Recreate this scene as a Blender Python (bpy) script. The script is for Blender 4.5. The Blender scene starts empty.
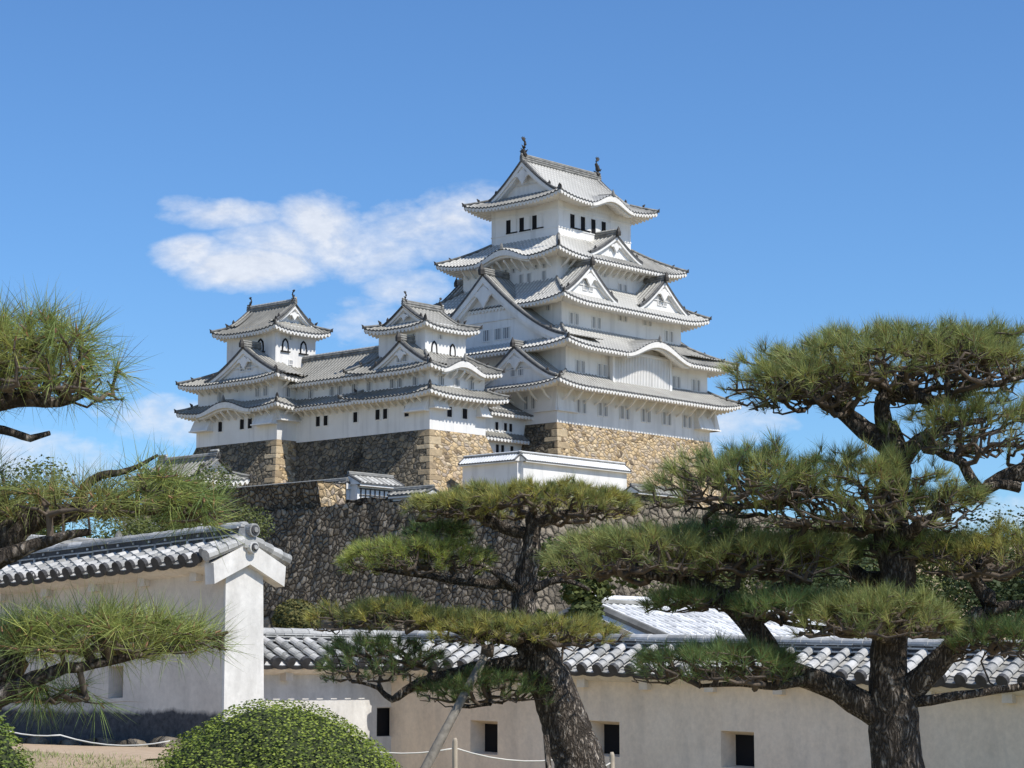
import bpy, math, random
import numpy as np
from mathutils import Vector, Matrix

C = bpy.context.scene.collection
SC = bpy.context.scene
PI = math.pi
rad = math.radians

# ------------------------------------------------------------------ camera
FPX, PITCH = 2200.0, math.atan(296 / 2200.0)
EYE = np.array([0, 0, 1.6])
cam_data = bpy.data.cameras.new('camera')
cam_data.sensor_width = 36.0
cam_data.lens = 36.0 * FPX / 1024
cam_data.clip_start, cam_data.clip_end = 0.1, 12000
cam = bpy.data.objects.new('camera', cam_data)
cam.location = EYE
cam.rotation_euler = (PI / 2 + PITCH, 0, 0)
C.objects.link(cam)
SC.camera = cam

# ------------------------------------------------------------------ the castle's own compass (east, north) in world space
ROT = rad(48.1)
EV = np.array([math.cos(ROT), math.sin(ROT), 0.0])
NV = np.array([-math.sin(ROT), math.cos(ROT), 0.0])
SUN_EL = rad(52)
sd = -NV * math.cos(rad(8)) + EV * math.sin(rad(8))
SUN_AZ = math.atan2(sd[0], sd[1])          # clockwise from +Y

# ------------------------------------------------------------------ sky
world = bpy.data.worlds.new('World')
SC.world = world
world.use_nodes = True
nt = world.node_tree
nt.nodes.clear()


def wn(kind, **kw):
    n = nt.nodes.new(kind)
    for k, v in kw.items():
        setattr(n, k, v)
    return n


def wmath(op, a, b=None, clamp=False):
    n = wn('ShaderNodeMath', operation=op, use_clamp=clamp)
    for i, q in enumerate((a, b)):
        if q is None:
            continue
        if isinstance(q, (int, float)):
            n.inputs[i].default_value = q
        else:
            nt.links.new(q, n.inputs[i])
    return n.outputs[0]


sky = wn('ShaderNodeTexSky', sky_type='NISHITA', sun_disc=False)
sky.sun_elevation = SUN_EL
sky.sun_rotation = SUN_AZ
sky.altitude = 50
sky.air_density = 1.0
sky.dust_density = 0.25
sky.ozone_density = 2.2
tc = wn('ShaderNodeTexCoord')
sep = wn('ShaderNodeSeparateXYZ')
nt.links.new(tc.outputs['Generated'], sep.inputs[0])
az = wmath('ARCTAN2', sep.outputs[0], sep.outputs[1])
el = wmath('ARCSINE', sep.outputs[2])
cmb = wn('ShaderNodeCombineXYZ')
nt.links.new(wmath('MULTIPLY', az, 1.0), cmb.inputs[0])
nt.links.new(wmath('MULTIPLY', el, 1.7), cmb.inputs[1])
n1 = wn('ShaderNodeTexNoise', noise_dimensions='3D')
n1.inputs['Scale'].default_value = 19
n1.inputs['Detail'].default_value = 9
n1.inputs['Roughness'].default_value = 0.60
n1.inputs['Distortion'].default_value = 0.35
nt.links.new(cmb.outputs[0], n1.inputs['Vector'])
n2 = wn('ShaderNodeTexNoise', noise_dimensions='3D')
n2.inputs['Scale'].default_value = 110
n2.inputs['Detail'].default_value = 6
n2.inputs['Roughness'].default_value = 0.6
nt.links.new(cmb.outputs[0], n2.inputs['Vector'])


def puff(a0, e0, ra, re, amp):
    da = wmath('DIVIDE', wmath('SUBTRACT', az, a0), ra)
    de = wmath('DIVIDE', wmath('SUBTRACT', el, e0), re)
    r2 = wmath('ADD', wmath('MULTIPLY', da, da), wmath('MULTIPLY', de, de))
    return wmath('MULTIPLY', wmath('MAXIMUM', wmath('SUBTRACT', 1.0, r2), 0.0), amp)


def pxa(x, y):
    return (math.atan((x - 512) / 2200), math.atan((680 - y) / 2200) * 1.0)


mask = None
for (x, y, rx, ry, amp) in ((318, 218, 58, 42, 1.10), (285, 240, 90, 30, .90), (350, 245, 95, 42, .95), (245, 268, 105, 32, 1.12), (190, 258, 55, 26, .95),
                            (215, 213, 95, 19, .85), (180, 207, 48, 16, .80), (395, 222, 75, 34, .84), (440, 225, 80, 46, .70), (410, 286, 60, 24, .80), (480, 205, 60, 34, .62),
                            (360, 325, 80, 36, .58), (165, 425, 72, 34, .95), (120, 415, 50, 20, .6), (750, 426, 80, 30, .95), (30, 470, 150, 40, .7), (1000, 520, 120, 30, .8), (690, 440, 60, 24, .6)):
    a0, e0 = pxa(x, y)
    q = puff(a0, e0, rx / 2200, ry / 2200, amp)
    mask = q if mask is None else wmath('MAXIMUM', mask, q)
far = wn('ShaderNodeTexNoise', noise_dimensions='3D')
far.inputs['Scale'].default_value = 2.4
nt.links.new(tc.outputs['Generated'], far.inputs['Vector'])
# other fair-weather clouds round the rest of the sky
away = wmath('MULTIPLY', wmath('SUBTRACT', wmath('ABSOLUTE', az), 0.42), 4.0, clamp=True)
mask = wmath('MAXIMUM', mask, wmath('MULTIPLY', wmath('MULTIPLY', wmath('SUBTRACT', far.outputs[0], 0.5), 4.0, clamp=True), away))
body = wmath('ADD', wmath('MULTIPLY', n1.outputs[0], 0.80), wmath('MULTIPLY', n2.outputs[0], 0.20))
dens = wmath('ADD', mask, wmath('MULTIPLY', wmath('SUBTRACT', body, 0.5), 2.6))
dens = wmath('MULTIPLY', wmath('SUBTRACT', dens, 0.27), 1.25, clamp=True)
dens = wmath('MULTIPLY', dens, wmath('MULTIPLY', mask, 3.0, clamp=True))
dens = wmath('MULTIPLY', dens, 0.88)
shade = wn('ShaderNodeMix', data_type='RGBA')
nt.links.new(wmath('MULTIPLY', wmath('SUBTRACT', n2.outputs[0], 0.36), 3.2, clamp=True), shade.inputs['Factor'])
shade.inputs['A'].default_value = (6.5, 6.9, 7.7, 1)
shade.inputs['B'].default_value = (7.6, 7.9, 8.5, 1)
tint = wn('ShaderNodeMix', data_type='RGBA', blend_type='MULTIPLY')
tint.inputs['Factor'].default_value = 1.0
nt.links.new(sky.outputs[0], tint.inputs['A'])
tint.inputs['B'].default_value = (0.64, 0.955, 1.30, 1)
mix = wn('ShaderNodeMix', data_type='RGBA')
nt.links.new(dens, mix.inputs['Factor'])
nt.links.new(tint.outputs['Result'], mix.inputs['A'])
nt.links.new(shade.outputs['Result'], mix.inputs['B'])
bg = wn('ShaderNodeBackground')
bg.inputs['Strength'].default_value = 0.098
nt.links.new(mix.outputs['Result'], bg.inputs['Color'])
wo = wn('ShaderNodeOutputWorld')
nt.links.new(bg.outputs[0], wo.inputs['Surface'])

# ------------------------------------------------------------------ sun
sl = bpy.data.lights.new('sun', 'SUN')
sl.energy = 4.3
sl.angle = rad(0.53)
sl.color = (1.0, 0.955, 0.88)
sun = bpy.data.objects.new('sun', sl)
dv = Vector((sd[0] * math.cos(SUN_EL), sd[1] * math.cos(SUN_EL), math.sin(SUN_EL)))
sun.rotation_euler = dv.to_track_quat('Z', 'Y').to_euler()
C.objects.link(sun)

SC.view_settings.view_transform = 'Standard'
SC.view_settings.look = 'None'
SC.view_settings.exposure = 0.22
SC.view_settings.gamma = 1.0
SC.view_settings.use_curve_mapping = False
SC.cycles.max_bounces = 6
SC.cycles.transparent_max_bounces = 4

# ------------------------------------------------------------------ helpers


def at(x, y, Y):
    """photo pixel at depth Y -> world point"""
    c, s = math.cos(PITCH), math.sin(PITCH)
    d = np.array([0, c, s]) * FPX + np.array([1.0, 0, 0]) * (x - 512) - np.array([0, -s, c]) * (y - 384)
    return EYE + d / d[1] * Y


def W(o, e, n, z=0.0):
    return np.asarray(o) + EV * e + NV * n + np.array([0, 0, z])


KEEP = at(557, 422, 252)


def tag(o, label=None, cat=None, group=None, kind=None):
    if label:
        o['label'] = label
    if cat:
        o['category'] = cat
    if group:
        o['group'] = group
    if kind:
        o['kind'] = kind
    return o


def empty(name, loc, rot=0.0, **kw):
    o = bpy.data.objects.new(name, None)
    o.location = [float(q) for q in loc]
    o.rotation_euler = (0, 0, rot)
    o.empty_display_size = 0.3
    C.objects.link(o)
    return tag(o, **kw)


class MB:
    """collects quads / polygons and links them as one mesh"""

    def __init__(s):
        s.V, s.F, s.M, s.U, s.n = [], [], [], [], 0

    def add(s, verts, faces, mi=0, uv=None):
        verts = np.asarray(verts, float).reshape(-1, 3)
        s.V.append(verts)
        s.U.append(np.asarray(uv, float).reshape(-1, 2) if uv is not None else verts[:, :2] * 0 + np.stack([verts[:, 0] + verts[:, 1], verts[:, 2]], 1))
        for f in faces:
            s.F.append([i + s.n for i in f])
            s.M.append(mi)
        s.n += len(verts)

    def grid(s, P, mi=0, uv=None, flip=False):
        a, b = P.shape[:2]
        idx = np.arange(a * b).reshape(a, b)
        q = np.stack([idx[:-1, :-1], idx[1:, :-1], idx[1:, 1:], idx[:-1, 1:]], -1).reshape(-1, 4)
        if flip:
            q = q[:, ::-1]
        s.add(P.reshape(-1, 3), q.tolist(), mi, None if uv is None else uv.reshape(-1, 2))

    def box(s, x0, x1, y0, y1, z0, z1, mi=0):
        v = [(x0, y0, z0), (x1, y0, z0), (x1, y1, z0), (x0, y1, z0), (x0, y0, z1), (x1, y0, z1), (x1, y1, z1), (x0, y1, z1)]
        s.add(v, [(0, 3, 2, 1), (4, 5, 6, 7), (0, 1, 5, 4), (1, 2, 6, 5), (2, 3, 7, 6), (3, 0, 4, 7)], mi)

    def hexa(s, v, mi=0):
        """8 corners, bottom ring then top ring, both counter-clockwise"""
        s.add(v, [(0, 3, 2, 1), (4, 5, 6, 7), (0, 1, 5, 4), (1, 2, 6, 5), (2, 3, 7, 6), (3, 0, 4, 7)], mi)

    def tube(s, pts, radii, n=8, mi=0, caps=True, squash=1.0):
        pts = [np.asarray(p, float) for p in pts]
        rings, L, acc = [], [], 0
        for i, p in enumerate(pts):
            t = pts[min(i + 1, len(pts) - 1)] - pts[max(i - 1, 0)]
            t = t / (np.linalg.norm(t) + 1e-9)
            ref = np.array([0, 0, 1.0]) if abs(t[2]) < .9 else np.array([1.0, 0, 0])
            a = np.cross(t, ref)
            a /= np.linalg.norm(a)
            b = np.cross(a, t)
            if i:
                acc += np.linalg.norm(p - pts[i - 1])
            ang = np.linspace(0, 2 * PI, n, endpoint=False)
            r = radii[i]
            rings.append(p + np.outer(np.cos(ang), a) * r + np.outer(np.sin(ang), b) * r * squash)
            L.append(acc)
        V = np.concatenate(rings)
        F = []
        for i in range(len(pts) - 1):
            for k in range(n):
                k2 = (k + 1) % n
                F.append((i * n + k, i * n + k2, (i + 1) * n + k2, (i + 1) * n + k))
        if caps:
            F.append(tuple(range(n))[::-1])
            F.append(tuple((len(pts) - 1) * n + k for k in range(n)))
        uv = [(k / n, L[i]) for i in range(len(pts)) for k in range(n)]
        s.add(V, F, mi, uv)

    def build(s, name, mats, parent=None, smooth=False):
        me = bpy.data.meshes.new(name)
        V = np.concatenate(s.V) if s.V else np.zeros((0, 3))
        me.from_pydata(V.tolist(), [], s.F)
        if not isinstance(mats, (list, tuple)):
            mats = [mats]
        for m in mats:
            me.materials.append(m)
        if len(mats) > 1:
            me.polygons.foreach_set('material_index', s.M)
        U = np.concatenate(s.U)
        uvl = me.uv_layers.new(name='UVMap')
        li = np.zeros(len(me.loops), dtype=np.int32)
        me.loops.foreach_get('vertex_index', li)
        uvl.data.foreach_set('uv', U[li].ravel())
        if smooth:
            me.polygons.foreach_set('use_smooth', [True] * len(me.polygons))
        me.update()
        o = bpy.data.objects.new(name, me)
        C.objects.link(o)
        if parent:
            o.parent = parent
        return o


def inst(src, parent, loc=(0, 0, 0), rot=0.0, scale=None):
    o = src.copy()
    C.objects.link(o)
    o.parent = parent
    o.location = loc
    o.rotation_euler = (0, 0, rot)
    if scale:
        o.scale = scale
    return o


# ------------------------------------------------------------------ materials
class Mat:
    def __init__(s, name, rough=.8):
        s.m = bpy.data.materials.new(name)
        s.m.use_nodes = True
        s.t = s.m.node_tree
        s.b = s.t.nodes['Principled BSDF']
        s.b.inputs['Roughness'].default_value = rough
        s.b.inputs['Specular IOR Level'].default_value = .25

    def n(s, kind, **kw):
        q = s.t.nodes.new(kind)
        for k, v in kw.items():
            if k in q.inputs and not hasattr(q, k):
                q.inputs[k].default_value = v
            else:
                setattr(q, k, v)
        return q

    def l(s, a, b):
        s.t.links.new(a, b)

    def coord(s, which='Object', scale=(1, 1, 1)):
        c = s.n('ShaderNodeTexCoord')
        mp = s.n('ShaderNodeMapping')
        mp.inputs['Scale'].default_value = scale
        s.l(c.outputs[which], mp.inputs['Vector'])
        return mp.outputs[0]

    def noise(s, vec, scale, detail=5, rough=.55, dist=0.0):
        q = s.n('ShaderNodeTexNoise')
        q.inputs['Scale'].default_value = scale
        q.inputs['Detail'].default_value = detail
        q.inputs['Roughness'].default_value = rough
        q.inputs['Distortion'].default_value = dist
        s.l(vec, q.inputs['Vector'])
        return q.outputs[0]

    def ramp(s, fac, stops):
        q = s.n('ShaderNodeValToRGB')
        e = q.color_ramp.elements
        while len(e) < len(stops):
            e.new(.5)
        for i, (p, c) in enumerate(stops):
            e[i].position = p
            e[i].color = (*c, 1) if len(c) == 3 else c
        s.l(fac, q.inputs[0])
        return q.outputs[0]

    def mixc(s, fac, a, b, mode='MIX'):
        q = s.n('ShaderNodeMix', data_type='RGBA', blend_type=mode)
        for v, k in ((fac, 'Factor'), (a, 'A'), (b, 'B')):
            if isinstance(v, (int, float)):
                q.inputs[k].default_value = v
            elif isinstance(v, tuple):
                q.inputs[k].default_value = (*v, 1)
            else:
                s.l(v, q.inputs[k])
        return q.outputs['Result']

    def math(s, op, a, b=None, clamp=False):
        q = s.n('ShaderNodeMath', operation=op, use_clamp=clamp)
        for i, v in enumerate((a, b)):
            if v is None:
                continue
            if isinstance(v, (int, float)):
                q.inputs[i].default_value = v
            else:
                s.l(v, q.inputs[i])
        return q.outputs[0]

    def bump(s, h, strength=.4, dist=.05):
        q = s.n('ShaderNodeBump')
        q.inputs['Strength'].default_value = strength
        q.inputs['Distance'].default_value = dist
        s.l(h, q.inputs['Height'])
        s.l(q.outputs[0], s.b.inputs['Normal'])

    def col(s, c):
        if isinstance(c, tuple):
            s.b.inputs['Base Color'].default_value = (*c, 1)
        else:
            s.l(c, s.b.inputs['Base Color'])
        return s.m


def m_plaster(name, c1, c2, sc=.35, streak=True, bump=.15):
    q = Mat(name, .85)
    v = q.coord('Object')
    a = q.noise(v, sc, 6, .6)
    c = q.ramp(a, [(.3, c2), (.62, c1)])
    if streak:
        st = q.noise(q.coord('Object', (1.6, 1.6, .12)), sc * 3, 5, .6)
        c = q.mixc(q.ramp(st, [(.50, (0, 0, 0)), (.74, (.6, .6, .6))]), c, tuple(k * .72 for k in c2))
    q.bump(q.noise(v, 9, 4), bump, .02)
    return q.col(c)


def m_plain(name, c, rough=.8, var=.25, scale=3.0):
    q = Mat(name, rough)
    a = q.noise(q.coord('Object'), scale, 4)
    return q.col(q.ramp(a, [(.3, tuple(k * (1 - var) for k in c)), (.7, tuple(min(1, k * (1 + var)) for k in c))]))


def m_tilefar(name, ca, cb, cj, pitch=.45):
    """roof tiles seen from far: grey tiles, whitish plaster joints crossing each roll"""
    q = Mat(name, .7)
    uv = q.coord('UV')
    sp = q.n('ShaderNodeSeparateXYZ')
    q.l(uv, sp.inputs[0])
    fu = q.math('FRACT', q.math('DIVIDE', sp.outputs[0], pitch))
    fv = q.math('FRACT', q.math('DIVIDE', sp.outputs[1], .55))
    roll = q.math('GREATER_THAN', fu, .5)
    joint = q.math('MULTIPLY', q.math('LESS_THAN', fv, .38), roll)
    a = q.noise(q.coord('Object'), .5, 6, .65)
    base = q.ramp(a, [(.3, ca), (.7, cb)])
    base = q.mixc(q.math('MULTIPLY', roll, .55), base, cj)
    c = q.mixc(q.math('MULTIPLY', joint, .75), base, cj)
    return q.col(c)


def m_stone(name, scale, cols, joint, bstr=.9, bdist=.25, jw=.06, squash=1.25):
    q = Mat(name, .9)
    uv = q.coord('UV', (scale, scale * squash, 1))
    nz = q.n('ShaderNodeTexNoise')
    nz.inputs['Scale'].default_value = 1.3
    q.l(uv, nz.inputs['Vector'])
    wv = q.mixc(.34, uv, nz.outputs['Color'], 'ADD')
    vo = q.n('ShaderNodeTexVoronoi', feature='F1')
    vo.inputs['Scale'].default_value = 1
    q.l(wv, vo.inputs['Vector'])
    ve = q.n('ShaderNodeTexVoronoi', feature='DISTANCE_TO_EDGE')
    ve.inputs['Scale'].default_value = 1
    q.l(wv, ve.inputs['Vector'])
    sep = q.n('ShaderNodeSeparateColor')
    q.l(vo.outputs['Color'], sep.inputs[0])
    k = len(cols)
    c = q.ramp(sep.outputs[0], [(i / (k - 1), cc) for i, cc in enumerate(cols)])
    fine = q.noise(uv, 5, 6, .65)
    c = q.mixc(.55, c, q.ramp(fine, [(.3, (.45, .43, .42)), (.7, (1.25, 1.2, 1.15))]), 'MULTIPLY')
    e = q.math('DIVIDE', ve.outputs['Distance'], jw, clamp=True)
    c = q.mixc(e, joint, c)
    dome = q.math('POWER', q.math('MULTIPLY', ve.outputs['Distance'], 2.6, clamp=True), .5)
    tilt = q.math('MULTIPLY', sep.outputs[1], .5)
    h = q.math('ADD', q.math('ADD', dome, tilt), q.math('MULTIPLY', fine, .5))
    q.bump(h, bstr, bdist)
    return q.col(c)


M = {}
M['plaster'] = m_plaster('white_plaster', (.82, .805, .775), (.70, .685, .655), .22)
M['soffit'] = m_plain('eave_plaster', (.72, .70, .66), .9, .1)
M['tile'] = m_tilefar('roof_tiles', (.17, .165, .15), (.33, .32, .29), (.60, .585, .54), .57)
M['tile_grey'] = m_tilefar('weathered_roof_tiles', (.13, .125, .11), (.25, .24, .21), (.38, .365, .325), .57)
M['tile_white'] = m_tilefar('plaster_sealed_tiles', (.5, .5, .49), (.7, .7, .69), (.82, .82, .81))
M['tile_edge'] = m_plain('tile_ends', (.10, .10, .10), .7, .4)
M['ridge'] = m_plain('ridge_tiles', (.20, .195, .18), .75, .45, 1.5)
M['dark'] = m_plain('dark_opening', (.012, .012, .014), .9, .1)
M['grille'] = m_plain('window_grille', (.24, .25, .255), .8, .15)
M['bronze'] = m_plain('dark_bronze', (.055, .05, .045), .6, .3)
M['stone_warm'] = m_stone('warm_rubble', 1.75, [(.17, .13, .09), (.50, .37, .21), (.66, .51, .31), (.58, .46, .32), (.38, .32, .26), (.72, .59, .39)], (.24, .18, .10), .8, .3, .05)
M['stone_mid'] = m_stone('grey_brown_rubble', 1.5, [(.08, .075, .06), (.20, .17, .12), (.28, .24, .17), (.16, .15, .13), (.33, .27, .18)], (.035, .03, .025), .9, .35, .07)  # darker stone, with the shade of the west faces in its colour too
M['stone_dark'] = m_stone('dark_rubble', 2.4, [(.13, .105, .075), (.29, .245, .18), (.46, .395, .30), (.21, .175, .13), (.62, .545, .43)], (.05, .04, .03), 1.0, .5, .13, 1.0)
M['stone_pale'] = m_stone('pale_rubble', 1.5, [(.13, .115, .09), (.25, .215, .165), (.34, .295, .23), (.19, .165, .13)], (.03, .026, .02), .95, .4, .1, 1.0)


def m_block():
    q = Mat('corner_blocks', .9)
    g = q.n('ShaderNodeNewGeometry')
    c = q.ramp(g.outputs['Random Per Island'], [(0, (.26, .20, .13)), (.5, (.42, .33, .21)), (1, (.54, .45, .31))])
    f = q.noise(q.coord('Object'), 2.5, 7, .65)
    c = q.mixc(.6, c, q.ramp(f, [(.3, (.5, .48, .45)), (.7, (1.2, 1.15, 1.1))]), 'MULTIPLY')
    q.bump(f, .7, .15)
    return q.col(c)


M['block'] = m_block()


def m_tilenear(name, lo, hi, lich):
    q = Mat(name, .62)
    g = q.n('ShaderNodeNewGeometry')
    v = q.coord('Object')
    a = q.noise(v, 7, 7, .65)
    c = q.ramp(g.outputs['Random Per Island'], [(0, lo), (.55, tuple((x + y) / 2 for x, y in zip(lo, hi))), (1, hi)])
    c = q.mixc(.42, c, q.ramp(a, [(.3, (.45, .45, .45)), (.7, (1.4, 1.4, 1.38))]), 'MULTIPLY')
    s2 = q.noise(v, 26, 5, .7)
    c = q.mixc(q.ramp(s2, [(.56, (0, 0, 0)), (.66, (.6, .6, .6))]), c, lich)
    q.bump(a, .35, .01)
    return q.col(c)


M['tile_near'] = m_tilenear('wall_tiles', (.24, .24, .23), (.58, .57, .55), (.64, .63, .58))
M['tile_near_edge'] = m_plain('wall_tile_ends', (.055, .055, .058), .6, .35, 9)
M['wall_left'] = None


def m_wallnear(name, c1, c2, stain_z=None, sk=1.0):
    q = Mat(name, .9)
    v = q.coord('Object')
    a = q.noise(v, 1.1, 7, .6)
    c = q.ramp(a, [(.32, c2), (.66, c1)])
    st = q.noise(q.coord('Object', (2, 2, .5)), 2.0, 6, .6)
    c = q.mixc(q.ramp(st, [(.60 - .12 * sk, (0, 0, 0)), (.85, (.4 * sk, .4 * sk, .4 * sk))]), c, (.33, .31, .28))
    f = q.noise(v, 14, 6, .7)
    c = q.mixc(.30, c, q.ramp(f, [(.3, (.6, .6, .6)), (.7, (1.2, 1.2, 1.2))]), 'MULTIPLY')
    if stain_z is not None:
        sp = q.n('ShaderNodeSeparateXYZ')
        tcn = q.n('ShaderNodeTexCoord')
        q.l(tcn.outputs['Object'], sp.inputs[0])
        jag = q.noise(q.coord('Object', (1.4, 1.4, .9)), 2.2, 7, .7)
        zz = q.math('SUBTRACT', q.math('ADD', stain_z, q.math('MULTIPLY', q.math('SUBTRACT', jag, .5), .22)), sp.outputs[2])
        fac = q.math('MULTIPLY', zz, 16.0, clamp=True)
        c = q.mixc(fac, c, q.ramp(f, [(.3, (.035, .037, .042)), (.7, (.11, .11, .115))]))
    q.bump(f, .25, .01)
    return q.col(c)


M['wall_stained'] = m_wallnear('weathered_plaster_black_foot', (.76, .69, .60), (.60, .54, .47), .36)
M['wall_near'] = m_wallnear('weathered_plaster', (.88, .76, .61), (.78, .65, .50))
M['pillar'] = m_wallnear('streaked_plaster', (.80, .775, .73), (.62, .60, .56), None, 1.6)


def m_bark(name, c1, c2, c3, sx=10, sy=3.2):
    q = Mat(name, .95)
    v = q.coord('Object', (1, 1, .30))
    nz = q.n('ShaderNodeTexNoise')
    nz.inputs['Scale'].default_value = 9
    nz.inputs['Detail'].default_value = 4
    q.l(v, nz.inputs['Vector'])
    wv = q.mixc(.30, v, nz.outputs['Color'], 'ADD')
    ve = q.n('ShaderNodeTexVoronoi', feature='DISTANCE_TO_EDGE')
    ve.inputs['Scale'].default_value = sx * 3.0
    q.l(wv, ve.inputs['Vector'])
    f = q.noise(q.coord('Object', (1, 1, .5)), 26, 8, .75)
    c = q.ramp(f, [(.3, c1), (.5, c2), (.66, c3)])
    e0 = q.math('ADD', ve.outputs['Distance'], q.math('MULTIPLY', q.math('SUBTRACT', f, .5), .55))
    e = q.math('MULTIPLY', e0, 3.2, clamp=True)
    c = q.mixc(e, tuple(k * .5 for k in c1), c)
    h = q.math('ADD', e, q.math('MULTIPLY', f, .6))
    q.bump(h, 1.0, .03)
    return q.col(c)


M['bark'] = m_bark('pine_bark', (.11, .088, .068), (.25, .205, .165), (.52, .46, .385))
M['twig'] = m_plain('twig_bark', (.105, .083, .064), .95, .5, 14)
M['pole'] = m_plain('grey_pole', (.20, .18, .15), .8, .35, 20)
M['rope'] = m_plain('white_rope', (.62, .60, .55), .8, .1)


def m_leaf(name, trans=.3, rough=.5):
    q = Mat(name, rough)
    at_ = q.n('ShaderNodeAttribute')
    at_.attribute_name = 'tint'
    q.l(at_.outputs['Color'], q.b.inputs['Base Color'])
    q.b.inputs['Specular IOR Level'].default_value = .35
    tr = q.n('ShaderNodeBsdfTranslucent')
    q.l(at_.outputs['Color'], tr.inputs['Color'])
    mx = q.n('ShaderNodeMixShader')
    mx.inputs[0].default_value = trans
    q.l(q.b.outputs[0], mx.inputs[1])
    q.l(tr.outputs[0], mx.inputs[2])
    out = [k for k in q.t.nodes if k.type == 'OUTPUT_MATERIAL'][0]
    q.l(mx.outputs[0], out.inputs['Surface'])
    return q.m


M['needle'] = m_leaf('pine_needles', .28, .5)
M['leaf'] = m_leaf('green_leaves', .22, .7)


def m_ground():
    q = Mat('ground', .95)
    v = q.coord('Object')
    a = q.noise(v, .35, 8, .65)
    f = q.noise(v, 18, 6, .75)
    gcol = q.ramp(f, [(.3, (.085, .10, .035)), (.5, (.20, .19, .085)), (.72, (.34, .29, .15))])
    dirt = q.ramp(f, [(.3, (.30, .22, .14)), (.7, (.46, .35, .24))])
    return q.col(q.mixc(q.ramp(a, [(.42, (0, 0, 0)), (.56, (1, 1, 1))]), gcol, dirt))


M['ground'] = m_ground()


def m_path():
    q = Mat('bare_earth_path', .95)
    v = q.coord('Object')
    f = q.noise(v, 9, 7, .7)
    return q.col(q.ramp(f, [(.3, (.34, .25, .165)), (.7, (.50, .385, .27))]))


M['path'] = m_path()


def m_grass():
    q = Mat('grass_blades', .8)
    g = q.n('ShaderNodeNewGeometry')
    return q.col(q.ramp(g.outputs['Random Per Island'], [(0, (.10, .16, .04)), (.6, (.22, .28, .08)), (1, (.44, .38, .17))]))


M['grass'] = m_grass()
# ------------------------------------------------------------------ ground
def ground_h(x, y):
    x = np.asarray(x, float)
    y = np.asarray(y, float)
    sm = lambda t: np.clip(t, 0, 1) ** 2 * (3 - 2 * np.clip(t, 0, 1))
    near = 0.84 * sm((y - 15) / 8.5) * sm((-1.6 - x) / 1.3) * sm((60 - y) / 15)
    near = near + .02 * np.sin(x * 1.7 + y) * np.exp(-((y - 20) / 40) ** 2)
    r = np.hypot(x - 12, y - 262)
    hill = 12.3 * sm((113 - r) / 14) + 4.5 * sm((62 - r) / 14)
    return near + hill


def make_ground():
    def axis(lo, hi, fine0, fine1, fs, n):
        a = np.arange(fine0, fine1, fs)
        l = fine0 - np.geomspace(fs, fine0 - lo, n)[::-1]
        r = fine1 + np.geomspace(fs, hi - fine1, n)
        return np.concatenate([l, a, r])
    xs = axis(-5000, 5000, -9, 9, .2, 50)
    ys = axis(-3000, 9000, 10, 34, .2, 66)
    X, Y = np.meshgrid(xs, ys, indexing='ij')
    P = np.stack([X, Y, ground_h(X, Y)], -1)
    mb = MB()
    mb.grid(P, 0)
    tag(mb.build('ground', M['ground'], smooth=True), kind='structure')


make_ground()

# ------------------------------------------------------------------ roofs
SIDES = {'S': ((0, 0), (1, 0), (0, 1)), 'E': ((1, 0), (0, 1), (-1, 0)), 'N': ((1, 1), (-1, 0), (0, -1)), 'W': ((0, 1), (0, -1), (1, 0))}
SROT = {'S': 0.0, 'W': -PI / 2, 'E': PI / 2, 'N': PI}


def side_frame(box, s):
    e0, e1, n0, n1 = box
    c, u, w = SIDES[s]
    p0 = np.array([(e0, e1)[c[0]], (n0, n1)[c[1]]], float)
    return p0, np.array(u, float), np.array(w, float), (e1 - e0 if u[0] else n1 - n0)


def rolled(a0, a1, pitch, amp, per=5):
    n = max(1, int(round((a1 - a0) / pitch)))
    A, R = [], []
    pr = [0, 0, .72, 1.0, .72][:per]
    for i in range(n):
        for k in range(per):
            A.append(a0 + (a1 - a0) * (i + k / per) / n)
            R.append(pr[k] * amp)
    A.append(a1)
    R.append(0)
    return np.array(A), np.array(R)


def corner(x, RL):
    return np.clip(1 - x / RL, 0, 1.2) ** 2.4


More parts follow.
